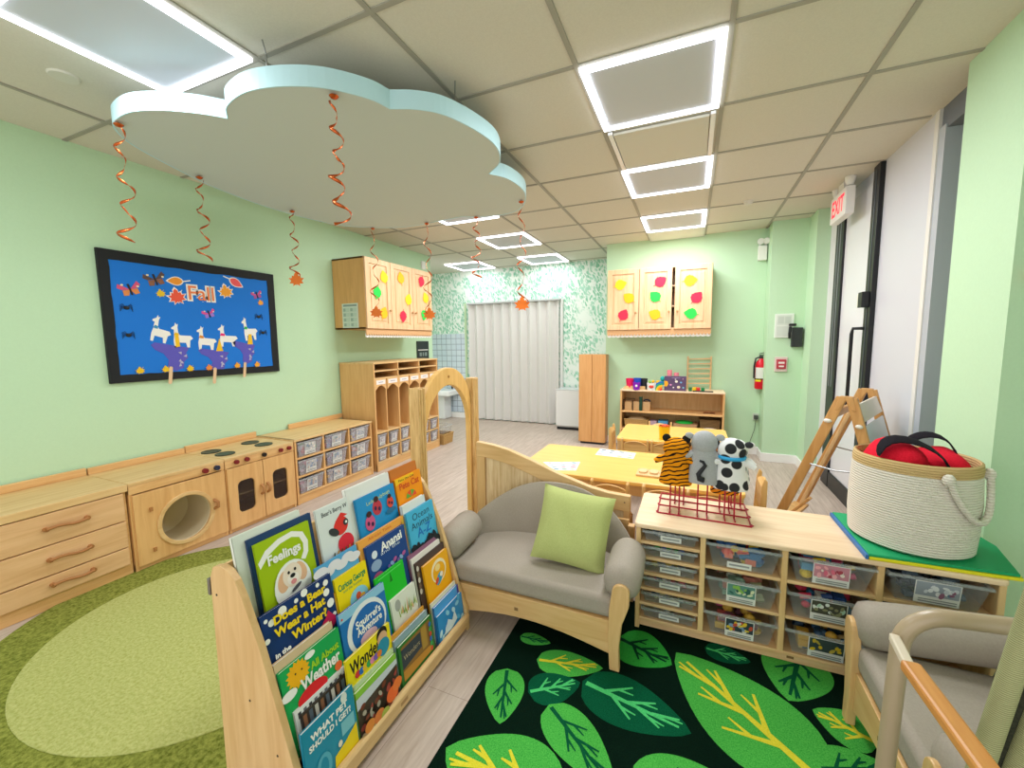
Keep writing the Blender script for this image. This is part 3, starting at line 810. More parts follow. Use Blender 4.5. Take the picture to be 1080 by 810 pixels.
RL = [('y', -.791, 1.987, -1.3, 'on the left door of the right cabinet, top'), ('o', -.696, 1.828, .9, 'on the left door of the right cabinet, middle'), ('r', -.754, 1.633, -.5, 'on the left door of the right cabinet, bottom'),
      ('r', -.348, 1.994, -1.0, 'on the middle door of the right cabinet, top'), ('g', -.402, 1.829, .8, 'on the middle door of the right cabinet, middle'), ('o', -.402, 1.626, 1.1, 'on the middle door of the right cabinet, bottom'),
      ('y', -.035, 1.985, -1.5, 'on the right door of the right cabinet, top'), ('r', .035, 1.797, -.7, 'on the right door of the right cabinet, middle'), ('g', -.022, 1.623, 1.4, 'on the right door of the right cabinet, bottom')]
for k, x, z, r, lab in RL:
    paper_leaf((x, 5.08 - 0.0215, z), 0, k, '%s paper leaf %s' % (LEAFCOL[k][0], lab), Rg, r, 1.05)

# ------------------------------------------------------------------ bulletin board
BX, BY, BZ = LW + 0.001, 1.382, 1.095
t = thing('bulletin_board', 'black-framed bright blue bulletin board on the green left wall', 'bulletin board', (BX, BY, BZ), LEFT)
b = MB(); b.box(0.01, 1.168, -0.018, -0.002, 0.01, 0.836, M('#1277dc', 0.75)); b.build('blue_backing', t)
rnd = random.Random(3)
inn = []
def wav(a, bb, n):
    return [(a[0] + (bb[0] - a[0]) * i / n + rnd.uniform(-.003, .003), a[1] + (bb[1] - a[1]) * i / n + rnd.uniform(-.003, .003)) for i in range(n)]
inn = wav((0.052, 0.05), (1.118, 0.05), 20) + wav((1.118, 0.05), (1.118, 0.785), 14) + wav((1.118, 0.785), (0.052, 0.785), 20) + wav((0.052, 0.785), (0.052, 0.05), 14)
b = MB(); b.ring(around(inn, -.002, 1.18, -.002, 0.848), inn, 'y', -0.022, 0.0, M('#16191d', 0.7)); b.build('black_border', t)
Bg = 'cut-outs on the bulletin board'
def cutout(name, label, cat, x, z, draw, y=0.0185):
    b = MB(); draw(b)
    o = b.build(name, None, (BX + y, BY + x, BZ + z), (0, 0, LEFT)); tag(o, label, cat, Bg)
PW = M('#f4f2ee', 0.7)
def butterfly(c1, c2, s=0.05):
    def f(b):
        for sx in (-1, 1):
            b.flat(place2d([(0, 0), (sx * .9, .75), (sx * 1.1, .35), (sx * .7, .05)], 0, 0, .3, s), M(c1), th=0.0008)
            b.flat(place2d([(0, 0), (sx * .7, .0), (sx * .75, -.55), (sx * .3, -.6)], 0, 0, .3, s), M(c2), th=0.0008)
            b.oval(sx * .7 * s, .4 * s, .14 * s, .1 * s, M('#f6e7c0'), n=8, y=-0.002)
        b.flat(place2d([(-.07, -.6), (.07, -.6), (.09, .6), (-.09, .6)], 0, 0, .3, s), M('#241a1c'), th=0.002)
    return f
def spider(b):
    b.ell((0, -0.004, 0), (0.017, 0.005, 0.012), BLACK, 10, 6)
    for k in range(4):
        for s in (-1, 1):
            a = -0.6 + k * 0.4
            b.tube([(0, -0.003, 0), (s * 0.022, -0.008, 0.02 * a + 0.012), (s * 0.034, -0.001, 0.03 * a - 0.006)], 0.0014, BLACK, 5)
def mapleleaf(c, s, rim=True, rot=0.2):
    def f(b):
        if rim: b.flat(place2d(maple_outline(s * 1.14), 0, 0, rot), PW, th=0.0008)
        b.flat(place2d(maple_outline(s * 0.95), 0, 0, rot), M(c), y=-0.001, th=0.0008)
        b.flat(place2d([(-.03, -.5), (.03, -.5), (.06, -1.1), (-.0, -1.1)], 0, 0, rot + 2.4, s), PW if rim else M(c), th=0.0008)
    return f
def ovalleaf(c, l, rot):
    def f(b):
        o = [(x, z - l / 2) for x, z in leaf_outline(l * .55, l)]
        b.flat(place2d(o, 0, 0, rot, 1.15), PW, th=0.0008)
        b.flat(place2d(o, 0, 0, rot, 0.95), M(c), y=-0.001, th=0.0008)
        b.flat(place2d([(-.004, -l / 2), (.004, -l / 2), (.012, -l / 2 - .05), (.004, -l / 2 - .05)], 0, 0, rot), PW, th=0.0008)
    return f
LLAMA = [(0, 0), (.12, 0), (.15, .22), (.55, .2), (.6, 0), (.72, 0), (.76, .3), (.9, .38), (.8, .5), (.3, .52), (.22, .6), (.2, .85), (.24, 1.0), (.17, .96), (.12, 1.05), (.08, .93), (-.08, .84), (-.08, .78), (.03, .76), (.02, .5), (-.02, .3)]
def llama(w, h, scarf, rot=0.0):
    def f(b):
        b.flat(place2d([(x * w * 1.05, z * h) for x, z in LLAMA], 0, 0, rot), PW, th=0.0008)
        b.flat(place2d([(0, .52 * h), (.24 * w, .5 * h), (.25 * w, .6 * h), (0.01, .64 * h)], 0, 0, rot), M(scarf), y=-0.001, th=0.001)
        if scarf == '#f4c21a':
            b.flat(place2d([(.04 * w, .52 * h), (.22 * w, .5 * h), (.26 * w, .05 * h), (.06 * w, .02 * h)], 0, 0, rot), M(scarf), y=-0.001, th=0.001)
    return f
def mountain(w, h):
    def f(b):
        P = [(0, .92), (.1, 1.0), (.42, .93), (.62, .88), (.8, .85), (1.0, .8), (.9, .62), (.95, .45), (.83, .32), (.8, .1), (.6, .0), (.38, .12), (.42, .4), (.3, .62), (.1, .75)]
        b.flat([(x * w, z * h) for x, z in P], M('#5f59bf', .8), th=0.0008)
        for k, (px_, pz_) in enumerate(((.72, .15), (.80, .30), (.70, .38), (.86, .48), (.78, .62))):
            b.flat(place2d([(-.010, 0), (.009, .004), (.0, .024)], w * px_, h * pz_, k * 1.9), M('#b9b6cf'), y=-0.001, th=0.0006)
    return f
cutout('paper_butterfly', 'pink and orange butterfly cut-out at the left end of the bulletin board', 'paper butterfly', .149, .607, butterfly('#d8527c', '#e08a4c', .06))
cutout('paper_butterfly', 'brown butterfly cut-out beside the orange oval leaf on the board', 'paper butterfly', .295, .689, butterfly('#5b4440', '#8d5c44', .062))
cutout('paper_butterfly', 'pink butterfly cut-out in the middle of the board, under the lettering', 'paper butterfly', .624, .475, butterfly('#e0509a', '#9a78d8', .045))
cutout('paper_butterfly', 'magenta butterfly cut-out at the right end of the board', 'paper butterfly', 1.019, .655, butterfly('#d0508f', '#a34f9e', .045))
for x, z, lab in ((.119, .486, 'black paper spider upper left, below the pink and orange butterfly'), (.116, .308, 'black paper spider lower left on the board'), (1.019, .473, 'black paper spider upper right, level with the green-scarf llama head'), (1.049, .338, 'black paper spider lower right by the green-scarf llama')):
    cutout('paper_spider', lab, 'paper spider', x, z, spider)
cutout('paper_leaf', 'small yellow maple leaf cut-out beside the red one on the board', 'paper leaf', .321, .594, mapleleaf('#e8c21c', .034, False))
cutout('paper_leaf', 'red maple leaf cut-out left of the lettering', 'paper leaf', .420, .577, mapleleaf('#f0583c', .062))
cutout('paper_leaf', 'orange maple leaf cut-out right of the lettering', 'paper leaf', .765, .650, mapleleaf('#f2a024', .058))
cutout('paper_leaf', 'orange oval leaf cut-out upper left of the lettering', 'paper leaf', .415, .695, ovalleaf('#f29a2c', .10, -1.5 + PI))
cutout('paper_leaf', 'red oval leaf cut-out upper right of the lettering', 'paper leaf', .850, .735, ovalleaf('#f0565c', .11, -2.2 + .15))
cutout('paper_leaf', 'small orange maple leaf cut-out under the magenta butterfly', 'paper leaf', 1.048, .590, mapleleaf('#eda02c', .03, False))
def fall(b):
    b.text('Fall', 0, 0, 0.146, PW, kx=1.0, y=-0.0005, bold=0.012, rot=0.02)
    b.text('Fall', 0, 0, 0.146, M('#f0814c'), kx=1.0, y=-0.0005, bold=0.001, rot=0.02, step=.0008)
cutout('paper_lettering', 'orange and white lettering reading Fall on the blue board', 'lettering', .582, .618, fall)
cutout('paper_llama', 'white llama cut-out with blue scarf, leftmost on the board', 'paper llama', .232, .275, llama(.12, .175, '#3a8fc4', -.25))
cutout('paper_llama', 'white llama cut-out in a long yellow scarf, second from the left', 'paper llama', .375, .222, llama(.13, .17, '#f4c21a'))
cutout('paper_llama', 'white llama cut-out with orange neck band, middle of the five', 'paper llama', .533, .205, llama(.135, .17, '#e08f2c', -.05))
cutout('paper_llama', 'white llama cut-out with pink scarf, right of the yellow spike', 'paper llama', .692, .225, llama(.145, .165, '#f0287c'))
cutout('paper_llama', 'white llama cut-out with green scarf, rightmost on the board', 'paper llama', .895, .270, llama(.12, .185, '#1fae56', .1))
cutout('paper_spike', 'tall yellow paper triangle between two llamas on the board', 'paper triangle', .68, .19, lambda b: b.flat([(-.026, 0), (.026, 0), (.004, .1)], M('#f4c21a'), th=0.001), y=0.0195)
cutout('paper_spike', 'yellow paper leg below the green-scarf llama', 'paper triangle', .925, .24, lambda b: b.flat([(-.02, 0), (.025, 0), (.02, .085), (-.005, .085)], M('#f4c21a'), th=0.001), y=0.0205)
cutout('paper_mountain', 'purple paper hill under the two left llamas', 'paper hill', .232, .055, mountain(.235, .205))
cutout('paper_mountain', 'purple paper hill in the middle of the board bottom', 'paper hill', .526, .038, mountain(.225, .175))
cutout('paper_mountain', 'purple paper hill at the right under the green-scarf llama', 'paper hill', .785, .08, mountain(.185, .19))
for x, z, lab in ((.322, -.035, 'bare wooden craft stick under the left purple hill'), (.617, -.06, 'bare wooden craft stick under the middle purple hill'), (.855, -.03, 'bare wooden craft stick under the right purple hill')):
    cutout('craft_stick', lab, 'craft stick', x, z, lambda b: b.flat(place2d(rrect(-.011, .011, 0, .125, .01), 0, 0, -.13), M('#e6c39c'), th=0.002), y=0.0235)
for x, z, c, lab in ((.157, .068, '#eec01c', 'first from the left'), (.306, .068, '#eec01c', 'just left of the left stick'), (.46, .064, '#eec01c', 'right of the left purple hill'), (.591, .062, '#e98a3a', 'left of the middle stick'), (.806, .067, '#eda42c', 'between middle and right sticks'), (.974, .066, '#eda42c', 'at the right end')):
    cutout('paper_leaf', 'little yellow-orange leaf along the bottom of the board, %s' % lab, 'paper leaf', x, z, mapleleaf(c, .03, False, .1), y=0.0235)
# ------------------------------------------------------------------ rugs
def oval_rug():
    b = MB(); n = 72
    E_ = lambda a, bb: [(a * math.cos(2 * PI * i / n), bb * math.sin(2 * PI * i / n)) for i in range(n)]
    OUT = pile('olive_border_pile', '#5f6826', '#9aa04e', 70, .8); INN = pile('light_green_pile', '#9fa45a', '#c0c380', 80, .6)
    b.prism(E_(.955, .785), 'z', 0.0, 0.010, OUT)
    b.prism(E_(.70, .63), 'z', 0.008, 0.0125, INN)
    tag(b.build('oval_rug', loc=(-2.05, 1.12, 0.0)), 'light green oval rug with darker olive border in front of the play kitchen', 'rug')
oval_rug()
RUGBASE = pile('dark_rug_pile', '#04140e', '#0a2418', 240)
LG = pile('leaf_green_pile', '#2f9a3a', '#5fc455', 240); MG = pile('mid_green_pile', '#1f8a33', '#3fae44', 240); DG = pile('dark_leaf_pile', '#06472f', '#0d6442', 240)
VY = pile('yellow_vein_pile', '#d8d02a', '#ece24a', 240); VD = pile('dark_vein_pile', '#0a4f33', '#0f5f3c', 240); VL = pile('light_vein_pile', '#3fbf6a', '#5fd884', 240)
VK = pile('black_vein_pile', '#06331f', '#0a3f28', 240)
def leaf_rug():
    b = MB(); b.keep = True
    b.box(-0.72, 1.085, 0.25, 2.06, 0.0, 0.008, RUGBASE)
    L = [((-.649, 1.409), (-.573, 1.175), .147, LG, VD), ((-.555, 1.499), (-.291, 1.559), .137, LG, VY), ((-.53, 1.336), (-.359, 1.455), .145, DG, VL),
         ((-.44, 1.315), (-.168, 1.113), .165, LG, VD), ((-.352, 1.465), (.038, 1.394), .224, DG, VL), ((-.262, 1.760), (-.035, 1.685), .221, MG, VK),
         ((.400, 1.373), (-.022, 1.765), .36, LG, VY), ((-.30, 1.01), (-.70, 1.03), .30, LG, VY), ((-.129, 1.135), (.22, 1.24), .235, LG, VD),
         ((.46, 1.97), (.365, 1.670), .235, LG, VD), ((.599, 1.59), (.435, 1.66), .168, LG, VY), ((.40, 1.42), (.61, 1.51), .15, LG, VD),
         ((.09, 1.84), (.262, 1.825), .104, DG, VL), ((-.67, 1.60), (-.53, 1.61), .07, LG, VD), ((.1, .95), (.42, 1.1), .2, LG, VD), ((-.35, .62), (-.1, .85), .22, DG, VL), ((.60, .85), (.72, 1.2), .22, LG, VY)]
    lay = 0
    for A, T, w, m, vm in L:
        lay += 1
        A = Vector(A); T = Vector(T); d = T - A; l = d.length; u = d / l; v = Vector((-u.y, u.x))
        prof = []
        n = 16
        for i in range(n + 1):
            t = i / n; x = (math.sin(PI * t ** 0.72)) ** 0.62 * (1 - 0.25 * t * t * t) if 0 < t < 1 else 0
            prof.append((t, x * 0.52 * w))
        P = [A + u * (t * l) + v * x for t, x in prof] + [A + u * (t * l) - v * x for t, x in prof[::-1]][1:-1]
        z = 0.0085 + 0.00005 * lay
        b.faces([(p.x, p.y, z) for p in P], [tuple(range(len(P)))[::-1]], m)
        z2 = z + 0.0007; cnt = [0]
        def stroke(p, q, ww):
            cnt[0] += 1; p = Vector(p); q = Vector(q); zz = z2 + cnt[0] * 0.0001; e = (q - p).normalized(); nn = Vector((-e.y, e.x))
            b.faces([(p + nn * ww).to_3d() + Vector((0, 0, zz)), (p - nn * ww).to_3d() + Vector((0, 0, zz)), (q - nn * ww * .45).to_3d() + Vector((0, 0, zz)), (q + nn * ww * .45).to_3d() + Vector((0, 0, zz))], [(0, 1, 2, 3)], vm)
        ww = 0.012 * min(1.0, w / 0.3) + 0.0015
        stroke(A + u * l * 0.04, A + u * l * 0.9, ww)
        for k, (t, sgn) in enumerate(((.22, 1), (.30, -1), (.45, 1), (.54, -1), (.67, 1))):
            p = A + u * (t * l); q = p + u * (0.22 * l) + v * (sgn * w * (0.33 - 0.05 * k))
            stroke(p, q, ww * .75)
            r = p + (q - p) * 0.5
            stroke(r, r + u * (.14 * l) + v * (sgn * w * .02), ww * .55)
    tag(b.build('leaf_rug'), 'dark green rug with big light leaves in front of the grey loveseat', 'rug')
leaf_rug()

# ------------------------------------------------------------------ book display
BXF, BY0, BY1 = -0.915, 0.680, 1.572
t = thing('book_display', 'sloped maple book display with four tiers of picture books facing out', 'book display', (BXF, BY0, 0), LEFT)
side = [(0, 0), (0.004, 0.10), (0.035, 0.175), (0.085, 0.33), (0.145, 0.51), (0.20, 0.635), (0.225, 0.680), (0.25, 0.702), (0.285, 0.712), (0.318, 0.702), (0.333, 0.67), (0.338, 0.0)]
Wd = BY1 - BY0
for x0 in (0.0, Wd - 0.02):
    b = MB(); b.prism(side, 'x', x0, x0 + 0.02, MAPLE_V)
    for y, z in ((0.31, 0.62), (0.2, 0.33), (0.1, 0.2)):
        b.cyl((x0 - 0.0015, y, z), (x0 + 0.0215, y, z), 0.004, M('#4d3b28'), 8)
    b.build('side_panel', t, bevel=0.006)
b = MB(); b.box(0.0, 0.018, 0.34, 0.352, 0.61, 0.66, M('#8f8a82', .3, .8)); b.build('hinge_plate', t, bevel=0.002)
b = MB(); b.prism([(-0.006, 0.026), (-0.008, 0.075), (-0.002, 0.083), (0.012, 0.083), (0.016, 0.026)], 'x', 0.012, Wd - 0.012, MAPLE); b.rect(.385, .425, .045, .062, M('#b88d5c'), y=-0.007); b.build('front_ledge', t, bevel=0.003)
b = MB(); b.box(0.02, Wd - 0.02, 0.016, 0.33, 0.012, 0.026, MAPLE); b.build('base_board', t)
b = MB(); b.box(0.02, Wd - 0.02, 0.322, 0.332, 0.03, 0.69, MAPLE); b.build('back_panel', t)
# rows: cover plane top x, tilt, foot height
ROWS = {1: (-1.155, 10, 0.45), 2: (-1.085, 10, 0.295), 3: (-1.025, 10, 0.172), 4: (-0.950, 6, 0.030)}
ZT = {1: .755, 2: .585, 3: .43, 4: .25}
for k in (1, 2, 3):
    xt, tl, zf = ROWS[k]
    xb = xt + math.tan(math.radians(tl)) * (ZT[k] - zf)
    xl, tl2, zl = ROWS[k + 1]
    b = MB(); yb = BXF - xb
    b.box(0.02, Wd - 0.02, yb - 0.001, 0.322, zf - 0.012, zf - 0.002, MAPLE)
    b.build('tier_board', t)
PAGE = M('#efece2', 0.8)
def book(row, y0, y1, zt, label, col, draw=None, off=0.0, th=0.010, lo=0.25, group=None, foot=None):
    xt, tl, zf = ROWS[row]
    if foot is not None: zf = foot
    a = math.radians(tl); zref = ZT[row]
    xb = xt + math.tan(a) * (zref - zf) - off
    w = y1 - y0; h = (zt - zf) / math.cos(a)
    n = Vector((math.cos(a), 0, math.sin(a))); v = Vector((-math.sin(a), 0, math.cos(a))); u = Vector((0, 1, 0))
    R_ = Matrix((u, -n, v)).transposed()
    b = MB(); m = M(col, 0.35); c = 0.0012
    b.box(0, w, 0, c, 0, h, m); b.box(0, w, th - c, th, 0, h, m); b.box(0, c, 0, th, 0, h, m)
    o = b.build('picture_book', None, (xb, y0, zf), R_.to_euler())
    tag(o, label, 'book', group or 'picture books on the book display')
    b = MB(); b.box(c, w - 0.003, c, th - c, 0.003, h - 0.003, PAGE); b.build('page_block', o)
    if draw:
        b = MB()
        Z = lambda f: h * (lo + (1 - lo) * f)
        draw(b, w, h, Z); b.build('cover_art', o)
    return o
WHT = M('#f6f6f2', .5); YEL = M('#f7d51e', .5); NAVY = M('#15305f', .4)
def dots(b, w, Z, col, n, seed, r0=.008, r1=.016):
    rn = random.Random(seed)
    for k in range(n):
        b.oval(rn.uniform(.06, .94) * w, Z(rn.uniform(.05, .95)), *(2 * (rn.uniform(r0, r1),)), col, n=12)
# --- top tier
def feelings(b, w, h, Z):
    b.rect(0.0, w, 0, h, M('#a5c40f', .4))
    band = [(w * (.0 + .0 * i), 0) for i in ()]
    pts_o = [(0.02 * w, Z(.70)), (.16 * w, Z(.84)), (.4 * w, Z(.93)), (.66 * w, Z(.95)), (.86 * w, Z(.86)), (.93 * w, Z(.68)), (.90 * w, Z(.50)), (.82 * w, Z(.40))]
    pts_i = [(0.04 * w, Z(.60)), (.20 * w, Z(.75)), (.42 * w, Z(.84)), (.64 * w, Z(.86)), (.78 * w, Z(.80)), (.83 * w, Z(.67)), (.81 * w, Z(.54)), (.74 * w, Z(.44))]
    for i in range(7): b.flat([pts_o[i], pts_o[i + 1], pts_i[i + 1], pts_i[i]], WHT, y=-0.0004, step=0)
    b.text('Feelings', .46 * w, Z(.66), .040, WHT, width=.60 * w, bold=.0014)
    b.oval(.52 * w, Z(.12), .34 * w, .075, WHT)
    b.oval(.36 * w, Z(.24), .020, .032, M('#e9b993'), rot=-.3); b.oval(.68 * w, Z(.27), .020, .032, M('#e9b993'), rot=.3)
    b.oval(.52 * w, Z(.28), .033, .036, M('#f4e3d2')); b.oval(.52 * w, Z(.22), .020, .018, M('#faf0e6'))
    b.oval(.46 * w, Z(.34), .0045, .005, BLACK, n=10); b.oval(.58 * w, Z(.35), .0045, .005, BLACK, n=10)
    b.oval(.52 * w, Z(.27), .009, .0065, BLACK, n=12); b.oval(.52 * w, Z(.17), .010, .008, M('#e08f90'), n=12)
    b.oval(.55 * w, Z(.06), .020, .006, M('#54545e'), rot=.4, n=12)
book(1, .748, .935, .748, 'lime green Feelings book with a white puppy, in the top tier at the left', '#a5c40f', feelings, 0.0, .008, lo=.37)
book(1, .738, .955, .765, 'navy blue book showing behind the lime green Feelings book', '#1d3f6e', None, .0095, .009)
book(1, .705, .925, .785, 'white-edged book standing behind the navy one, top tier left end', '#dfe6dc', None, .020, .012)
def bear_b(b, w, h, Z):
    b.rect(0, w, 0, h, M('#dfe6e6', .5))
    b.text("Bear's Berry W", .55 * w, Z(.87), .022, M('#5b5f66'), width=.8 * w, bold=.0005)
    b.oval(.66 * w, Z(.55), .034, .03, M('#e2332c'), rot=.5); b.flat([(.5 * w, Z(.66)), (.92 * w, Z(.7)), (.72 * w, Z(.78))], M('#e2332c'))
    b.oval(.42 * w, Z(.50), .024, .013, M('#30383c'), rot=-.6); b.oval(.82 * w, Z(.58), .012, .012, M('#30383c'), n=12); b.oval(.83 * w, Z(.58), .005, .005, WHT, n=8)
    b.oval(.72 * w, Z(.22), .036, .034, M('#e0283e')); b.flat([(.5 * w, Z(.25)), (.75 * w, Z(.40)), (.95 * w, Z(.2))], M('#e0283e'))
    for k in range(6): b.flat([(w * (.25 + .12 * k), Z(.0)), (w * (.32 + .12 * k), Z(.0)), (w * (.34 + .12 * k), Z(.16)), (w * (.30 + .12 * k), Z(.16))], M(['#5a5a48', '#d39a3e', '#6b5a2c'][k % 3]))
book(1, .966, 1.108, .766, 'white book with a red bird, second cover in the top tier', '#e4e8e4', bear_b, 0.0, .009, lo=.38)
book(1, 1.115, 1.355, .785, 'thick white-edged book behind the blue ladybug book', '#e9ebe9', None, .012, .016)
def lady(b, w, h, Z):
    b.rect(0, w, 0, h, M('#1f92d2', .4))
    b.text('Lady Ladybugs', .55 * w, Z(.80), .02, M('#cfe08a'), width=.62 * w, rot=.08)
    for x, z, s, c in ((.48, .55, 1.0, '#c23a4a'), (.25, .25, 1.0, '#d45a8a'), (.82, .52, .75, '#e04a34')):
        b.oval(x * w, Z(z), .026 * s, .03 * s, M(c)); b.oval(x * w, Z(z) + .034 * s, .014 * s, .012 * s, M('#3a2220'), n=12)
        b.oval(x * w - .01 * s, Z(z), .007 * s, .009 * s, M('#3b2350'), n=8); b.oval(x * w + .01 * s, Z(z) - .008 * s, .007 * s, .009 * s, M('#3b2350'), n=8)
    b.oval(.8 * w, Z(.30), .03, .01, M('#2a6f9a'), n=12)
book(1, 1.142, 1.360, .738, 'bright blue book with red ladybugs in the top tier', '#1f92d2', lady, 0.0, .010, lo=.51)
def pete(b, w, h, Z):
    b.rect(0, w, 0, h, M('#f7970f', .4)); b.flat([(0, Z(.78)), (.72 * w, Z(.93)), (.72 * w, h), (0, h)], M('#f6c21c'))
    b.text('Pete the Cat', .42 * w, Z(.90), .014, M('#2a2318'), width=.6 * w)
    b.text('Pete Cat', .5 * w, Z(.68), .04, M('#d8541c'), width=.78 * w, bold=.001)
    fan = [(.5 * w + .036 * math.cos(a), Z(.22) + .030 * math.sin(a)) for a in [PI * i / 8 for i in range(9)]]
    for i in range(8): b.flat([(.5 * w, Z(.22)), fan[i], fan[i + 1]], M(['#e0502c', '#6aa63a'][i // 2 % 2]), y=-.002, step=0)
    b.flat([(.28 * w, 0), (.34 * w, Z(.10)), (.42 * w, Z(.04)), (.56 * w, Z(.04)), (.64 * w, Z(.10)), (.68 * w, 0)], M('#171412'))
book(1, 1.372, 1.549, .745, 'orange picture book with a striped umbrella, right end of the top tier', '#f7970f', pete, 0.0, .010, lo=.57)
book(1, 1.362, 1.545, .785, 'brown-orange book peeking up behind the orange umbrella book', '#c9752c', None, .012, .010)
# --- second tier
def doesa(b, w, h, Z):
    b.rect(0, w, 0, h, M('#14356f', .4))
    for x, z, r in ((.06, .88, .006), (.12, .80, .010), (.27, .88, .014), (.46, .90, .007), (.58, .95, .012), (.78, .93, .007), (.90, .88, .010), (.92, .45, .014), (.95, .2, .007), (.62, .06, .008), (.14, .06, .015), (.03, .55, .008), (.88, .70, .012)):
        b.oval(x * w, Z(z), r, r, WHT, n=14)
    b.text('Does a Bear', .50 * w, Z(.80), .034, YEL, width=.74 * w, bold=.0014)
    b.text('Wear a Hat', .48 * w, Z(.58), .035, YEL, width=.72 * w, bold=.0014)
    b.text('Winter?', .58 * w, Z(.35), .036, YEL, width=.52 * w, bold=.0014)
    b.text('in the', .18 * w, Z(.22), .020, WHT, width=.2 * w, bold=.0008)
    b.oval(.84 * w, Z(.12), .028, .022, M('#b5184a')); b.flat([(.74 * w, Z(.12)), (.96 * w, Z(.12)), (.85 * w, Z(.36))], M('#c21c52'))
book(2, .703, .948, .572, 'navy book asking whether a bear wears a hat, snow dots and yellow lettering', '#14356f', doesa, 0.0, .010, lo=.42)
def sky(b, w, h, Z):
    b.rect(0, w, 0, h, M('#5aa9dc', .4))
    for k in range(6): b.oval((.1 + .16 * k) * w, h - .022 - .012 * (k % 2), .028, .016, M('#e8e6ee'), n=16)
book(2, .905, 1.085, .603, 'sky blue cloud book peeking up behind the yellow book', '#5aa9dc', sky, .0115, .008)
book(2, .949, .957, .50, 'thin ochre book edge squeezed between the navy and yellow books', '#d9a514', None, .0015, .008)
def cur(b, w, h, Z):
    b.rect(0, w, 0, h, M('#f6dc12', .4))
    b.text('Curious George', .5 * w, Z(.72), .03, M('#1e8f58'), width=.86 * w, bold=.001, rot=.03)
    b.text('and the Summer', .5 * w, Z(.57), .014, M('#5aa06a'), width=.62 * w)
    b.oval(.62 * w, Z(.18), .042, .036, M('#8fd0e4')); b.oval(.62 * w, Z(.06), .042, .016, M('#6aba58'))
    b.oval(.6 * w, Z(.22), .012, .014, M('#e05a34'), n=12); b.oval(.72 * w, Z(.16), .012, .010, M('#f0b43a'), n=12)
book(2, .958, 1.103, .540, 'yellow book with green title lettering, left of the dark blue night book', '#f6dc12', cur, 0.0, .009, lo=.48)
def anansi(b, w, h, Z):
    b.rect(0, w, 0, h, M('#15448a', .4))
    b.text('Anansi', .62 * w, Z(.78), .048, WHT, width=.56 * w, bold=.0016, rot=.04)
    b.text('and the', .56 * w, Z(.63), .018, M('#cdd8ea'), width=.5 * w)
    b.oval(.17 * w, Z(.72), .015, .015, M('#dfe8f4'), n=16)
    b.oval(.17 * w, Z(.45), .028, .02, M('#8fa8cc')); b.oval(.17 * w, Z(.08), .032, .03, M('#b0527c')); b.oval(.14 * w, Z(-.02), .022, .022, M('#2a2040'))
    for k in range(6): b.oval((.45 + .08 * k) * w, Z(.20 + .05 * (k % 3)), .008, .012, M(['#7a62b8', '#8fb0e0', '#b35a9a'][k % 3]), n=10, rot=k)
book(2, 1.112, 1.335, .578, 'dark blue night-sky book with white title in the middle of the second tier', '#15448a', anansi, 0.0, .010, lo=.47)
def oback(b, w, h, Z):
    b.rect(0, w, 0, h, M('#f0a84a', .4)); b.text('African Tales', .45 * w, h - .013, .016, M('#d8592c'), width=.5 * w)
    for k in range(8): b.rect(w - .018, w - .004, h * (.35 + .08 * k), h * (.40 + .08 * k), M(['#e07a3a', '#f4d06a', '#8fbf5a', '#d8b040'][k % 4]))
book(2, 1.092, 1.352, .606, 'orange patterned book framing the dark blue night book from behind', '#f0b464', oback, .0115, .010)
def ocean(b, w, h, Z):
    b.rect(0, w, 0, h, M('#46b4de', .4)); ink = M('#1f3f5c')
    b.text('Ocean', .50 * w, Z(.83), .042, ink, width=.62 * w); b.text('Animals', .50 * w, Z(.64), .042, ink, width=.80 * w); b.text('A-Z', .52 * w, Z(.44), .056, M('#1f74c4'), width=.52 * w, bold=.001)
    rn = random.Random(5)
    for k in range(16): b.oval(w * (.05 + .06 * k), Z(.06 + .14 * rn.random()), .012, .012 + .014 * rn.random(), M('#15202a'), n=9, rot=rn.random())
book(2, 1.358, 1.550, .608, 'light blue Ocean Animals alphabet book at the right end of the second tier', '#46b4de', ocean, 0.0, .010, lo=.40)
book(2, 1.356, 1.515, .640, 'white-edged book behind the light blue ocean book', '#dfe6e6', None, .012, .015)
# --- third tier
def weath(b, w, h, Z):
    b.rect(0, w, 0, h, M('#1fa858', .4))
    P = [(.26 * w + (.040 if i % 2 else .031) * math.cos(2 * PI * i / 32), Z(.70) + (.040 if i % 2 else .031) * math.sin(2 * PI * i / 32)) for i in range(32)]
    b.flat(P, M('#f7b517')); b.oval(.22 * w, Z(.74), .003, .003, BLACK, n=6); b.oval(.32 * w, Z(.74), .003, .003, BLACK, n=6)
    b.oval(.47 * w, Z(.90), .018, .010, WHT)
    b.text('All About', .70 * w, Z(.62), .03, M('#a6d62a'), width=.5 * w, bold=.001); b.text('Weather', .60 * w, Z(.37), .05, WHT, width=.68 * w, bold=.0016)
    b.oval(.42 * w, Z(.08), .052, .026, M('#e0242c')); b.oval(.88 * w, Z(.14), .014, .014, M('#f0703a'))
    b.oval(.08 * w, Z(.42), .025, .014, WHT)
book(3, .705, .915, .420, 'green All About Weather book with a smiling sun', '#1fa858', weath, 0.0, .010, lo=.49)
book(3, .702, .905, .442, 'tan-edged book behind the green weather book', '#d9bd98', None, .0115, .012)
book(3, .722, .925, .299, 'white lettered book lying low in front of the green weather book', '#e9e9ea', lambda b, w, h, Z: [b.rect((.05 + .09 * k) * w, (.10 + .09 * k) * w, h * .78, h * .92, M(['#3a3a40', '#6b6b74'][k % 2])) for k in range(10)], -.0072, .0068)
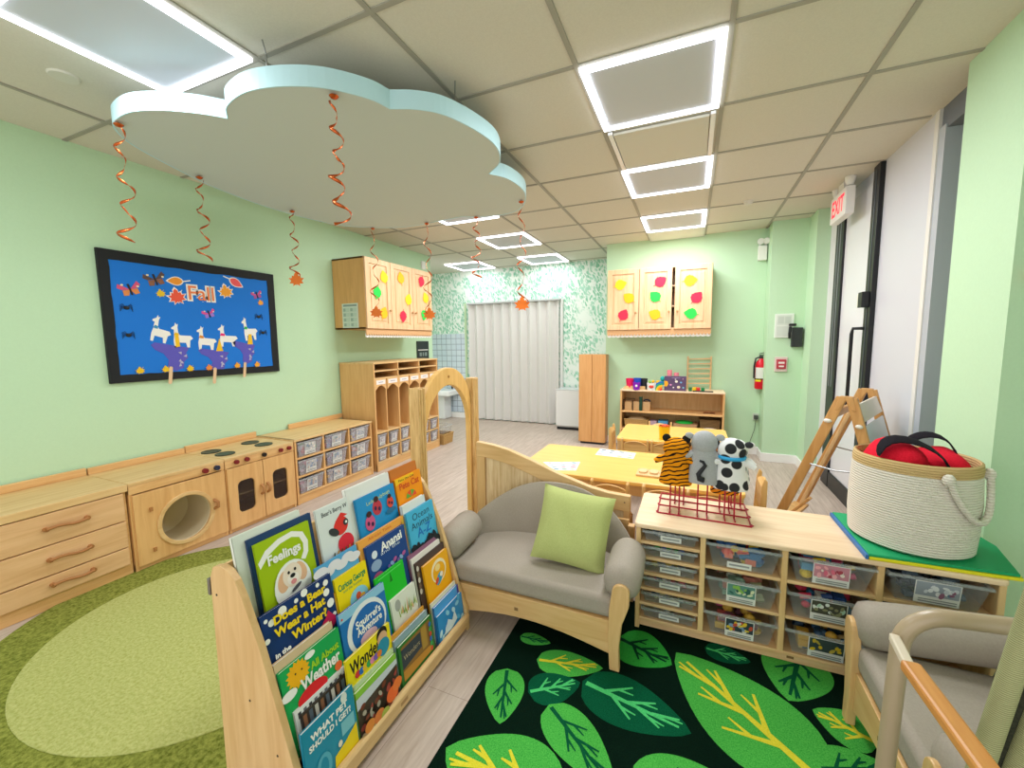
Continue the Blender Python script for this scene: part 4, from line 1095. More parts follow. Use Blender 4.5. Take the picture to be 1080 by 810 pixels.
book(3, .735, .930, .282, 'dark book with brown stripe pattern, just behind the teal pet book', '#40352f', lambda b, w, h, Z: [b.rect((.03 + .1 * k) * w, (.09 + .1 * k) * w, h * .5, h * .95, M(['#8f5f44', '#5b6470', '#c9c2b8'][k % 3])) for k in range(9)], -.0142, .0065)
def squir(b, w, h, Z):
    b.rect(0, w, 0, h, M('#1f74bc', .4)); b.rect(0, w, Z(.80), h, M('#8fc6e6'))
    b.oval(.52 * w, Z(.34), .092, .085, M('#e8ecf0'), n=32); b.oval(.54 * w, Z(.30), .078, .074, M('#1f6ab8'), n=32)
    b.text("Squirrel's", .56 * w, Z(.50), .034, WHT, width=.56 * w, bold=.001); b.text('Adventure', .56 * w, Z(.32), .034, WHT, width=.56 * w, bold=.001)
    b.oval(.05 * w, Z(.88), .004, .004, M('#e0503a'), n=8); b.oval(.5 * w, Z(.1), .04, .02, M('#dcb6c8'))
book(3, .922, 1.135, .448, "blue Squirrel's Adventure book in the third tier", '#1f74bc', squir, 0.0, .010, lo=.47)
def green(b, w, h, Z):
    b.rect(0, w, 0, h, M('#18c22c', .4)); b.flat([(.45 * w, Z(.6)), (.5 * w, Z(.9)), (.55 * w, Z(.6))], M('#0f7a20')); b.rect(.1 * w, .9 * w, h - .012, h - .008, M('#5fe06a'))
book(3, 1.108, 1.268, .466, 'plain bright green book behind the white grass book', '#18c22c', green, .0105, .008, lo=.6)
def grass(b, w, h, Z):
    b.rect(0, w, 0, h, M('#e2e6da', .5)); b.oval(.24 * w, Z(.66), .016, .022, M('#a9aca6'), n=16)
    rn = random.Random(9)
    for k in range(14):
        x = w * (.25 + .05 * k); z = Z(.1 + .2 * rn.random()); l = .03 + .03 * rn.random()
        b.flat([(x, z), (x + .006, z), (x + .004 + rn.uniform(-.01, .01), z + l)], M(['#8fae3a', '#b3c24a', '#e09a4a', '#6f8f3a'][k % 4]))
book(3, 1.152, 1.298, .362, 'white book with painted grass blades in the third tier', '#e2e6da', grass, 0.0, .009, lo=.46)
def orange(b, w, h, Z):
    b.rect(0, w, 0, h, M('#f4ae14', .4)); b.ring(circle(.55 * w, Z(.55), .055, .05), circle(.55 * w, Z(.52), .046, .04), 'y', -.0006, -.001, M('#f6e6c0'))
    b.oval(.52 * w, Z(.66), .02, .015, M('#f9d98a')); b.oval(.52 * w, Z(.32), .03, .018, M('#3f9ac0'), rot=.7); b.oval(.42 * w, Z(.30), .016, .010, M('#d8503a'), rot=.7); b.oval(.62 * w, Z(.4), .012, .01, M('#efe6d8'))
book(3, 1.365, 1.549, .385, 'orange-yellow book with a pale swirl at the right of the third tier', '#f4ae14', orange, 0.0, .010, lo=.33)
book(3, 1.315, 1.520, .448, 'purple-edged book tallest in the stack behind the orange-yellow swirl book', '#8f5f7c', None, .0265, .006)
book(3, 1.322, 1.530, .432, 'white book in the stack behind the orange-yellow swirl book', '#e6e0da', None, .018, .008)
book(3, 1.332, 1.545, .412, 'dark brown book directly behind the orange-yellow swirl book', '#4c3a36', lambda b, w, h, Z: [b.oval(.05 * w, h * (.5 + .1 * k), .008, .012, M(['#cfc6bc', '#7a6250'][k % 2]), n=10) for k in range(5)], .0105, .007)
# --- bottom tier
def pet(b, w, h, Z):
    b.rect(0, w, 0, h, M('#1c8fb0', .4))
    b.text('WHAT PET', .5 * w, Z(.80), .026, WHT, width=.72 * w, bold=.0012); b.text('SHOULD I GET?', .5 * w, Z(.66), .024, WHT, width=.82 * w, bold=.001)
    b.oval(.80 * w, Z(.93), .012, .016, M('#dfe8e4'), n=14); b.rect(.68 * w, .95 * w, Z(.36), Z(.58), M('#7fc4d4'))
    P = [(0.45 * w, 0), (.5 * w, Z(.18)), (.72 * w, Z(.24)), (.98 * w, Z(.36)), (.98 * w, 0)]
    b.flat(P, M('#f4d61c')); b.oval(.3 * w, Z(.22), .026, .04, M('#57b0c8')); b.oval(.3 * w, Z(.22), .014, .028, M('#1c8fb0')); b.oval(.62 * w, Z(.30), .008, .01, M('#efe6d0'), n=10)
book(4, .706, .892, .262, 'teal book asking what pet to get, bottom tier left end', '#1c8fb0', pet, 0.0, .010, lo=.2)
def wonder(b, w, h, Z):
    b.rect(0, w, 0, h, M('#f6e01a', .4)); b.text('Wonder', .40 * w, Z(.55), .058, M('#1a1712'), width=.66 * w, bold=.0016)
    b.oval(.80 * w, Z(.80), .026, .026, M('#1c1614')); b.oval(.80 * w, Z(.62), .024, .026, M('#e0b08a')); b.oval(.80 * w, Z(.3), .03, .03, M('#2a8fb0'))
    for k in range(7): b.oval((.2 + .08 * k) * w, Z(.22), .012, .012, M(TOYCOL[k]), n=10)
book(4, .892, 1.098, .328, 'yellow Wonder book with black lettering, behind the pumpkin book', '#f6e01a', wonder, .017, .008, lo=.7)
def pump(b, w, h, Z):
    b.rect(0, w, 0, h, M('#4a4034', .4)); b.rect(0, w, Z(.86), h, M('#8cc63e')); b.flat([(0, Z(.62)), (w, Z(.74)), (w, Z(.86)), (0, Z(.86))], M('#cfd6e0'))
    rn = random.Random(12)
    for k in range(46): b.oval(rn.uniform(.03, .97) * w, Z(rn.uniform(.03, .68)), rn.uniform(.006, .013), rn.uniform(.005, .010), M(rn.choice(['#2a2420', '#7a3f2c', '#a9483c', '#6f7a3a', '#b0a898', '#8f3f34'])), n=9, rot=rn.random() * 3)
    for x, z, r, c in ((.14, .2, .022, '#e08a3a'), (.36, .18, .024, '#d87a3a'), (.72, .32, .030, '#ef6a2c'), (.86, .42, .024, '#ef7a34'), (.5, .10, .02, '#a9b04a')): b.oval(x * w, Z(z), r, r * .85, M(c))
book(4, .898, 1.092, .222, 'green and white book with piled pumpkins and vegetables, bottom tier', '#8cc63e', pump, 0.0, .010, lo=.2)
book(4, .905, 1.095, .235, 'pale green book just behind the pumpkin book', '#c3d8a8', None, .0105, .006)
def dark(b, w, h, Z):
    b.rect(0, w, 0, h, M('#2f7a34', .4)); b.rect(.06 * w, .92 * w, Z(.04), Z(.93), M('#8f6a34')); b.flat([(.06 * w, Z(.34)), (.62 * w, Z(.42)), (.62 * w, Z(.84)), (.06 * w, Z(.86))], M('#37404a'))
    b.rect(.64 * w, .80 * w, Z(.30), Z(.9), M('#b08a3c')); b.text('Wonders', .34 * w, Z(.6), .028, M('#b9a888'), width=.46 * w)
    b.flat([(.06 * w, Z(.04)), (.9 * w, Z(.04)), (.9 * w, Z(.22)), (.06 * w, Z(.30))], M('#c48a34'))
    for k in range(6): b.oval(.9 * w, Z(.1 + .14 * k), .008, .010, M(['#d8503a', '#3fa85a', '#2f6fc4'][k % 3]), n=9)
book(4, 1.108, 1.315, .226, 'dark green and brown storybook in the middle of the bottom tier', '#2f7a34', dark, 0.0, .010, lo=.27)
book(4, 1.098, 1.300, .266, 'orange-spined book at the back behind the dark storybook', '#e0a03c', None, .0195, .006)
book(4, 1.102, 1.305, .250, 'blue-grey book between the dark storybook and the orange-spined one', '#8fa8b4', None, .0105, .008)
def fish(b, w, h, Z):
    b.rect(0, w, 0, h, M('#2f8fd0', .4))
    rn = random.Random(4)
    for k in range(10): b.oval(w * rn.random() * .9 + .05 * w, Z(rn.random()), .010, .016, M(rn.choice(['#8fd0f0', '#4fb0e4', '#bfe4f4'])), n=10, rot=rn.random() * 3)
    b.flat([(.15 * w, Z(.1)), (.35 * w, Z(.55)), (.5 * w, Z(.35)), (.62 * w, Z(.62)), (.7 * w, Z(.2)), (.45 * w, Z(.05))], M('#d6e6f0'))
book(4, 1.352, 1.549, .186, 'blue sea-life book at the right end of the bottom tier', '#2f8fd0', fish, 0.0, .010, lo=.3)
book(4, 1.352, 1.545, .222, 'deep blue book with a purple spine, behind the sea-life book', '#3f7fd0', lambda b, w, h, Z: [b.rect(0, w, 0, h, M('#4a9fe0', .4)), b.rect(w * .93, w, 0, h, M('#4a3f9a'))], .0112, .009)
book(4, 1.345, 1.540, .240, 'cream-edged book at the back of the bottom tier right end', '#e2dfc8', None, .0205, .006)

# ------------------------------------------------------------------ arch and wavy partition
t = thing('arch_partition', 'birch play archway beside the book display, with layered posts', 'archway', (-1.235, 1.60, 0))
def arch_poly(y0, y1, zs, ry_top, n=18):
    c = (y0 + y1) / 2; r = (y1 - y0) / 2
    return [(c + r * math.cos(PI * i / n), zs + ry_top * math.sin(PI * i / n)) for i in range(n + 1)]
o_ = arch_poly(0.085, 0.565, 0.955, 0.24); i_ = arch_poly(0.100, 0.550, 0.83, 0.268)
b = MB(); b.ring([(0.085, 0.0)][:0] + [(o_[0][0], 0)] + o_ + [(o_[-1][0], 0)], [(i_[0][0], 0)] + i_ + [(i_[-1][0], 0)], 'x', -0.012, 0.018, ARCHWOOD)
b.oval(0, 0, 0, 0, ARCHWOOD) if False else None
b.build('arch_panel', t, bevel=0.004)
b = MB(); b.cyl((0.017, 0.325, 1.145), (0.020, 0.325, 1.145), 0.008, M('#a9742e'), 12); b.build('maker_mark', t)
for y0, y1, h, x0 in ((0.022, 0.084, 1.112, -0.024), (0.566, 0.628, 1.118, -0.02)):
    b = MB(); n = 3; s = (y1 - y0) / n
    for k in range(n): b.box(x0, x0 + 0.06, y0 + s * k + 0.001, y0 + s * (k + 1) - 0.001, 0, h - 0.004 * (k % 2), POSTWOOD)
    b.build('post', t, bevel=0.006)
t = thing('wave_partition', 'low birch partition panel with wavy top rail behind the grey loveseat', 'partition', (-1.155, 2.125, 0))
def wz(x):
    X_ = x - 1.155
    K = [(-1.155, .745), (-1.05, .735), (-.95, .715), (-.805, .668), (-.65, .610), (-.483, .560), (-.38, .541), (-.265, .535)]
    for (a, za), (c, zc) in zip(K, K[1:]):
        if X_ <= c: return za + (zc - za) * (X_ - a) / (c - a)
    return K[-1][1]
xs = [0.89 * i / 30 for i in range(31)]
b = MB(); b.prism([(x, wz(x)) for x in xs] + [(x, wz(x) - 0.085) for x in xs[::-1]], 'y', -0.018, 0.018, MAPLE); b.build('wavy_top_rail', t, bevel=0.004)
b = MB(); b.prism([(0.05, 0.06)] + [(x, wz(x) - 0.08) for x in xs[2:-1]] + [(0.86, 0.06)], 'y', -0.006, 0.006, wood('streaky_ply', '#caa878', '#e9d2ac', 'z', .45, 1.6)); b.build('plywood_panel', t)
b = MB(); b.box(0.855, 0.888, -0.016, 0.016, 0, wz(.87) - 0.075, MAPLE_V); b.build('end_post', t, bevel=0.003)
b = MB(); b.box(0.0, 0.055, -0.016, 0.016, 0, wz(.03) - 0.08, MAPLE_V); b.build('end_post', t, bevel=0.003)
b = MB(); b.box(0.055, 0.855, -0.014, 0.014, 0.02, 0.07, MAPLE); b.build('bottom_rail', t, bevel=0.003)
b = MB(); b.cyl((0.862, -0.0185, 0.50), (0.862, -0.017, 0.50), 0.004, M('#5f4a34'), 8); b.build('screw_head', t)
# ------------------------------------------------------------------ grey seats
def cushion(x0, x1, y0, y1, z0, z1, m, parent, name, bev=0.022, crown=0.0):
    b = MB(); b.box(x0, x1, y0, y1, z0, z1, m)
    return b.build(name, parent, bevel=bev, seg=4, smooth=True)
SEATWOOD = wood('seat_frame_maple', '#d0a569', '#e0bb84', 'x')
SEATWOOD_V = wood('seat_panel_maple', '#d0a569', '#e0bb84', 'z')
def loveseat(name, label, w, d, loc, rotz):
    """front looks to local -Y, arms at x=0 and x=w"""
    t = thing(name, label, 'loveseat' if w > .6 else 'toddler armchair', loc, rotz)
    # apron with arched underside
    n = 14
    P = [(0.05, 0.20)] + [(w - 0.05, 0.20)] + [(w - 0.05 - (w - 0.10) * i / n, 0.055 + 0.05 * math.sin(PI * i / n)) for i in range(n + 1)]
    b = MB(); b.prism(P, 'y', 0.0, 0.022, SEATWOOD)
    b.rect(w * .44, w * .44 + .018, .135, .150, M('#8a6a42'), y=-0.0003); b.build('front_apron', t, bevel=0.003)
    b = MB(); b.box(0.05, w - 0.05, d - 0.03, d - 0.01, 0.08, 0.42, SEATWOOD); b.box(0.05, w - 0.05, 0.02, d - 0.03, 0.185, 0.20, SEATWOOD); b.build('seat_board', t)
    cushion(0.035, w - 0.035, 0.004, d - 0.06, 0.20, 0.295, GREY_VINYL, t, 'seat_cushion', 0.026)
    for s in (0, 1):
        X = (lambda v: v) if s == 0 else (lambda v: w - v)
        # shaped panel: slim leg widening into a rounded head under the roll
        pr = [(0.052, 0.0), (0.012, 0.0)] + [(0.016, 0.10), (0.006, 0.20), (-0.020, 0.28)] + [(0.012 + 0.034 * math.cos(a), 0.335 + 0.034 * math.sin(a)) for a in [PI * 1.05 - PI * i / 8 for i in range(9)]] + [(0.056, 0.26), (0.06, 0.15)]
        P = [(X(a), z) for a, z in pr]
        b = MB(); b.prism(P, 'y', -0.016, 0.012, SEATWOOD_V); b.build('front_leg_panel', t, bevel=0.004)
        b = MB(); b.box(min(X(.02), X(.052)), max(X(.02), X(.052)), d - 0.05, d - 0.01, 0, 0.40, SEATWOOD_V); b.build('rear_leg', t, bevel=0.004)
        b = MB(); b.box(min(X(.03), X(.05)), max(X(.03), X(.05)), 0.012, d - 0.05, 0.10, 0.20, SEATWOOD_V); b.build('side_panel', t, bevel=0.002)
        # padded roll with gathered front end
        b = MB(); N = 22; vs, fs = [], []
        e_ = d - .02 if w < .6 else d - .245
        rings = [(-0.002, .022), (0.004, .047), (0.018, .066), (0.04, .074), (0.12, .076), (e_ * .5, .076), (e_ - .05, .075), (e_ - .02, .069), (e_, .05)]
        for q, (y, r) in enumerate(rings):
            for k in range(N):
                a = 2 * PI * k / N
                rr = r * (1 + (0.05 * math.sin(a * 9) if q < 3 else 0))
                vs.append((X(0.015) + rr * math.cos(a), y, 0.352 + 0.045 * y / d + rr * math.sin(a)))
        for q in range(len(rings) - 1):
            for k in range(N): fs.append((q * N + k, q * N + (k + 1) % N, (q + 1) * N + (k + 1) % N, (q + 1) * N + k))
        fs += [tuple(range(N)), tuple((len(rings) - 1) * N + k for k in range(N))]
        b.faces(vs, fs, GREY_VINYL); b.build('arm_roll', t, smooth=True)
    # curved upholstered back
    b = MB(); nx, nz = 24, 8; vs, fs = [], []
    hump = 0.17 if w > .6 else 0.12; wrap = 0.17 if w > .6 else 0.05
    for side in (0, 1):
        for i in range(nx + 1):
            u = i / nx; x = 0.012 + (w - 0.024) * u; e = (2 * u - 1)
            top = 0.40 + hump * (1 - abs(e) ** 2.2)
            yb = d - 0.075 - wrap * (abs(e) ** 3.2)
            for k in range(nz + 1):
                v = k / nz
                z = 0.21 + (top - 0.21) * v
                thick = 0.035 * math.sin(PI * min(1, max(0.0, 0.12 + 0.88 * v)) ** 0.9) ** 0.5 * (1 - 0.5 * abs(e) ** 6)
                y = yb + 0.05 * v + (-thick if side == 0 else thick) + (0.004 * math.sin(e * 22 + v * 4) * (1 - v) if side == 0 else 0)
                vs.append((x, y, z))
    S = (nx + 1) * (nz + 1)
    for side in (0, 1):
        for i in range(nx):
            for k in range(nz):
                a = side * S + i * (nz + 1) + k
                fs.append((a, a + nz + 1, a + nz + 2, a + 1))
    rim = [i * (nz + 1) for i in range(nx + 1)]
    for i in range(nx):
        a, c = i * (nz + 1) + nz, (i + 1) * (nz + 1) + nz
        fs.append((a, c, S + c, S + a)); a, c = i * (nz + 1), (i + 1) * (nz + 1); fs.append((a, S + a, S + c, c))
    for k in range(nz):
        fs.append((k, k + 1, S + k + 1, S + k)); a = nx * (nz + 1) + k; fs.append((a, S + a, S + a + 1, a + 1))
    b.faces(vs, fs, GREY_VINYL); b.build('back_cushion', t, subd=1, smooth=True)
    return t
loveseat('loveseat', 'small grey loveseat with pale wood legs and a green pillow on it', .845, .515, (-1.06, 1.577, 0.0085), 0)
loveseat('toddler_armchair', 'small grey armchair cut by the right edge, in front of the bin shelf', .56, .47, (0.54, 1.690, 0.0085), -PI / 2)
# pillow
PILL = cloth('lime_pillow_fabric', '#aeb972', '#bdc783', 300, 0.25)
def pillow():
    n = 16; s = 0.172; b = MB(); vs = []; fs = []
    for side in (1, -1):
        for i in range(n + 1):
            for k in range(n + 1):
                u = 2 * i / n - 1; v = 2 * k / n - 1
                x = u * s * (1 - 0.06 * (1 - v * v)); z = v * s * (1 - 0.06 * (1 - u * u))
                th = 0.062 * ((1 - u ** 4) * (1 - v ** 4)) ** 0.6
                th += 0.004 * math.sin(9 * u + 5 * v) * (1 - u * u) * (1 - v * v)
                vs.append((x, side * th, z))
    S = (n + 1) ** 2
    for sd in (0, 1):
        for i in range(n):
            for k in range(n):
                a = sd * S + i * (n + 1) + k; fs.append((a, a + n + 1, a + n + 2, a + 1))
    b.faces(vs, fs, PILL)
    o = b.build('throw_pillow', None, (-0.485, 1.808, 0.462), (math.radians(-26), math.radians(6), 0.05), weld=True, smooth=True)
    tag(o, 'lime green square pillow leaning on the back of the grey loveseat', 'pillow')
pillow()

# ------------------------------------------------------------------ near bin shelf
SX, SY = -0.205, 1.862
t = thing('bin_shelf', 'pale maple bin shelf with four columns of clear bins under the puppets', 'shelf unit', (SX, SY, 0.0085), 0)
ws, ds, hs = 1.205, 0.40, 0.507
SW_ = wood('shelf_maple_upright', '#d9b176', '#e8c690', 'z'); SH_ = wood('shelf_maple_board', '#dcb27c', '#ebc898', 'x')
b = MB(); carcass(b, ws, ds, hs - 0.02, SW_, 0.02)
DV = (0.275, 0.572, 0.872)
for x in DV: b.box(x - 0.011, x + 0.011, 0.0, ds - 0.01, 0.055, hs - 0.02, SW_)
b.build('body', t, bevel=0.003)
b = MB(); b.prism(rrect(-0.008, ws + 0.004, -0.012, ds + 0.002, 0.02), 'z', hs - 0.022, hs, PALE); b.build('top_board', t, bevel=0.006)
b = MB(); b.box(0.02, ws - 0.02, 0.0, ds - 0.01, 0.042, 0.058, SH_); b.build('bottom_board', t, bevel=0.003)
b = MB(); b.box(0.02, ws - 0.02, 0.022, 0.036, 0.004, 0.044, SH_); b.rect(.60, .625, .018, .03, M('#8a6a42'), y=0.0215); b.build('plinth', t)
for k, z in enumerate((0.126, 0.199, 0.272, 0.345, 0.418)):
    b = MB(); b.box(0.02, DV[0] - 0.011, 0.0, ds - 0.01, z - 0.008, z + 0.006, SH_); b.build('tray_runner', t, bevel=0.002)
for j in range(1, 4):
    for z in (0.208, 0.358):
        b = MB(); b.box(DV[j - 1] + 0.011, (DV + (ws - 0.02,))[j] - (0.011 if j < 3 else 0), 0.0, ds - 0.01, z - 0.008, z + 0.006, SH_); b.build('shelf_board', t, bevel=0.002)
order = ['bottom', 'second from the bottom', 'third from the bottom', 'third from the top', 'second from the top', 'top']
for k in range(6):
    z = 0.0085 + (0.059, 0.133, 0.206, 0.279, 0.352, 0.425)[k]
    clear_bin((SX + 0.034, SY - 0.004, z), 0, 0.215, 0.34, 0.052, 'shallow clear tray, %s in the left column of the near shelf' % order[k], 'shallow trays in the near shelf',
              (0.07, 0.155, 0.012, 0.038), [['#6f7a76', '#a9aca6', '#8a6f5a'], ['#5f6a70', '#a9a26a', '#7f8790'], ['#c4c4c4', '#b04a5a', '#5a6a78'], ['#c9b23c', '#7f8790', '#5a5f6a'], ['#3fa04a', '#8fa8c4', '#4a5f9a'], ['#8f9498', '#b9bcc0', '#6a7078']][k],
              'small pieces lying in the %s shallow tray of the near shelf' % order[k], 70 + k, taper=0.93)
cols = [[['#c9605a', '#7f4a5a', '#c9a23c', '#a9406a'], ['#cfd3c4', '#7f9a8a', '#8f8f6a', '#a86a5a'], ['#ef5a4a', '#f0836a', '#2f6fa8', '#1f4f8a', '#f4d23c']],
        [['#d8a83c', '#3a5a7a', '#c9b27a'], ['#d83a5a', '#2f6f9a', '#e6e0da', '#2f4f8a'], ['#f0cf2c', '#d84a7a', '#e89ab0', '#5a9ac4']],
        [['#8f9498', '#5a6068'], ['#3a4a5c', '#6f7a86'], ['#3a4048', '#9aa0a8', '#5a6a7a']]]
pics = [[('#2f3f4a', ['#e0c23c', '#7fa0c4', '#c9503a', '#d8d8d0']), ('#5f8f86', ['#3f6f9a', '#dfe6c4', '#8fbf5a', '#2f5f5a']), ('#1f6f9a', ['#ef8a5a', '#f4d23c', '#2fa06a', '#ef5a4a'])],
        [('#3a4a4a', ['#e0c22c', '#c9b44a', '#2f3f4a']), ('#4a4a3f', ['#e9efe9', '#b9d8c4', '#8f8f6a']), ('#c98a9a', ['#e0708a', '#f0b0b8', '#b04a5a', '#efe0d8'])],
        [('#8f98a4', ['#c9ced6', '#6a7486', '#a0506a']), ('#7f8890', ['#c9ced6', '#5a6476']), ('#9aa4b0', ['#cfd6de', '#5f7f9a', '#8f5f7a', '#e4e8ec'])]]
rown = ['bottom', 'middle', 'top']; coln = ['second', 'third', 'right-hand']
for j in range(3):
    for r in range(3):
        if j == 2 and r == 0: continue
        x = DV[j] + 0.011; xe = (DV + (ws - 0.02,))[j + 1] - 0.011
        wd = (0.262, 0.262, 0.27)[j]; cx = (x + xe) / 2
        z = 0.0085 + (0.0595, 0.2155, 0.3655)[r]
        cw_ = (0.086, 0.094, 0.10)[j]
        if j == 0 and r == 2: card = (0.075, 0.165, 0.006, 0.034); pc = None
        else: card = (wd / 2 - cw_ * .62, wd / 2 + cw_ * .62, 0.007, 0.094); pc = pics[j][r]
        clear_bin((SX + cx - wd / 2, SY - 0.006, z), 0, wd, 0.35, 0.104, 'clear toy bin in the %s row, %s column of the near shelf' % (rown[r], coln[j]), 'clear toy bins in the near shelf',
                  card, cols[j][r], 'toys piled in the %s bin of the %s column, near shelf' % (rown[r], coln[j]), 90 + j * 3 + r, taper=0.82, pic=pc, fill=0.86)

# folded play mat and rope basket on top
TOPZ = 0.0085 + 0.507
t = thing('folded_play_mat', 'folded green play mat with yellow underside, under the rope basket', 'play mat', (0, 0, TOPZ))
mat_g = M('#0fa066', .55); mat_y = M('#e6dc1e', .5); mat_b = M('#2f6fb0', .5)
b = MB(); b.prism([(.615, 2.255), (.622, 1.850), (1.03, 1.868), (1.085, 2.10), (1.07, 2.252)], 'z', 0.012, 0.022, mat_g); b.build('green_panel', t, bevel=0.002)
b = MB(); b.prism([(.618, 2.250), (.624, 1.846), (1.036, 1.862), (1.088, 2.09), (1.072, 2.248)], 'z', 0.0005, 0.0115, mat_y); b.prism([(.606, 2.255), (.613, 1.848), (.623, 1.848), (.616, 2.255)], 'z', 0.0005, 0.018, mat_b); b.build('yellow_panel', t, bevel=0.002)
ROPE = None
def rope_mat(name, c1, c2):
    m, nt, bb = nodes(name)
    w = nt.nodes.new('ShaderNodeTexWave'); w.bands_direction = 'Z'; w.inputs['Scale'].default_value = 34; w.inputs['Distortion'].default_value = 0.6
    v = coords(nt); nt.links.new(v, w.inputs['Vector'])
    n = noise(nt, coords(nt, (1, 1, 1)), 120, 2)
    c = ramp(nt, w.outputs[1], [(0.0, c1), (0.6, c2)])
    nt.links.new(c, bb.inputs['Base Color']); bb.inputs['Roughness'].default_value = 0.95
    bump(nt, bb, w.outputs[1], 0.5, 0.005)
    return m
ROPE = rope_mat('white_cotton_rope', '#cfc8bb', '#e6e1d6'); TAN = rope_mat('tan_cotton_rope', '#b99a66', '#cdb07c')
BC = (0.805, 2.055, TOPZ + 0.022)
t = thing('rope_basket', 'white coiled rope basket with tan rim holding red cloth bags', 'basket', BC)
b = MB(); prof = [(0.0, 0.004), (0.165, 0.0), (0.184, 0.012), (0.190, 0.10), (0.190, 0.18), (0.187, 0.245), (0.184, 0.298), (0.176, 0.298), (0.179, 0.24), (0.181, 0.10), (0.171, 0.014), (0.0, 0.012)]
b.lathe(prof, ROPE, n=48); b.build('coiled_body', t, smooth=True)
b = MB(); b.lathe([(0.1835, 0.298), (0.185, 0.318), (0.182, 0.338), (0.176, 0.342), (0.171, 0.336), (0.172, 0.298)], TAN, n=48); b.build('tan_rim', t, smooth=True)
def on_body(a, z, r=0.197): return (r * math.cos(a), r * math.sin(a), z)
b = MB()
A = [math.radians(d) for d in range(-84, -15, 4)]
n = len(A) - 1
b.tube([on_body(a, 0.305 - 0.155 * math.sin(PI * i / n) ** 0.8, 0.200 + .006 * math.sin(PI * i / n)) for i, a in enumerate(A)], 0.0105, ROPE, 10)
for a in (A[0], A[-1]): b.ell(on_body(a, 0.300), (0.018, 0.018, 0.022), ROPE, 12, 8)
b.build('rope_handle', t, smooth=True)
RED = cloth('red_bag_fabric', '#d0152c', '#e0203a', 200, 0.2)
def blob(name, label, cat, c, r, m, seed, extra=None):
    t = thing(name, label, cat, c)
    b = MB(); b.ell((0, 0, 0), r, m, 24, 14)
    rn = random.Random(seed)
    ph = [rn.uniform(0, 6) for _ in range(4)]
    for v in b.bm.verts:
        k = 1 + 0.06 * math.sin(v.co.x * 42 + ph[0]) + 0.05 * math.sin(v.co.y * 48 + ph[1]) + 0.05 * math.sin(v.co.z * 55 + ph[2] + v.co.x * 20)
        v.co *= k
    b.build('bag_body', t, smooth=True, weld=True)
    return t
t = blob('cloth_bag', 'red cloth bag with black strap on the left in the rope basket', 'bag', (0.735, 2.03, TOPZ + 0.335), (0.092, 0.12, 0.085), RED, 1)
BLK = cloth('black_strap_webbing', '#15131a', '#211e26', 300, .2)
def strap(t, pts, w):
    b = MB(); vs, fs = [], []
    for p in pts:
        vs += [Vector(p) + Vector((0, 0, w / 2)) * .35 + Vector((0.0, w / 2, 0)), Vector(p) - Vector((0, 0, w / 2)) * .35 - Vector((0.0, w / 2, 0))]
    for i in range(len(pts) - 1): fs.append((2 * i, 2 * i + 1, 2 * i + 3, 2 * i + 2))
    b.faces(vs, fs, BLK); b.build('strap', t, solid=0.006, subd=1, smooth=True)
strap(t, [(-0.075, -.07, 0.03), (-0.065, -.07, 0.085), (-0.02, -.065, 0.108), (0.05, -.07, 0.095), (0.115, -.085, 0.05), (0.135, -.09, -0.02)], 0.06)
t = blob('cloth_bag', 'red cloth bag on the right in the rope basket, sagging to the rim', 'bag', (0.878, 2.06, TOPZ + 0.322), (0.078, 0.105, 0.078), RED, 2)
strap(t, [(-0.08, .06, 0.075), (-0.04, .05, 0.112), (0.0, .03, 0.118), (0.03, .0, 0.10), (0.04, -.03, 0.05)], 0.05)
b = MB(); b.ell((0, 0, 0), (0.12, 0.12, 0.05), cloth('dark_red_cloth', '#8f1024', '#a9142c', 200, .2), 20, 10)
tag(b.build('folded_cloth', loc=(0.815, 2.05, TOPZ + 0.24), smooth=True, weld=True), 'dark red cloth between the two bags in the rope basket', 'cloth')

# puppets on a red wire stand
REDW = M('#b01638', 0.35, 0.2)
PX, PY, PZ = -0.125, 2.0, TOPZ
t = thing('puppet_stand', 'dark red wire stand for hand puppets on the near shelf', 'puppet stand', (PX, PY, PZ))
b = MB(); r = 0.0035
for y in (0.0, 0.10, 0.19, 0.27):
    b.tube([(0, y, r), (0.385, y - 0.015 + 0.0, r)], r, REDW, 6)
for k in range(3):
    y0 = (0.0, 0.10, 0.19)[k]; y1 = (0.10, 0.19, 0.27)[k]
    b.tube([(0.0, y0, r), (-0.006, y0 + .01, r), (0.0, y0 + .02, r)], r * .9, REDW, 6)
    b.tube([(0.385, y0 - .015, r), (0.395, y0, r), (0.385, y0 + .01, r)], r * .9, REDW, 6)
for x in (0.0, 0.385):
    b.tube([(x, -0.015 if x else 0, r), (x, 0.255, r)], r, REDW, 6)
b.build('base_wires', t, smooth=True)
posts = [(0.072, 0.06), (0.192, 0.06), (0.305, 0.06), (0.09, 0.19), (0.290, 0.155), (0.345, 0.22)]
for x, y in posts:
    b = MB(); p = [(x - 0.045, y - 0.06, r * 2)]
    pts = [(x - 0.02, y - .055, 2 * r), (x - 0.02, y, 0.004), (x - 0.02, y, 0.30), (x - 0.012, y, 0.325), (x + 0.012, y, 0.325), (x + 0.02, y, 0.30), (x + 0.02, y, 0.004), (x + 0.02, y - .055, 2 * r)]
    b.tube(pts, 0.0036, REDW, 6); b.build('puppet_post', t, smooth=True)
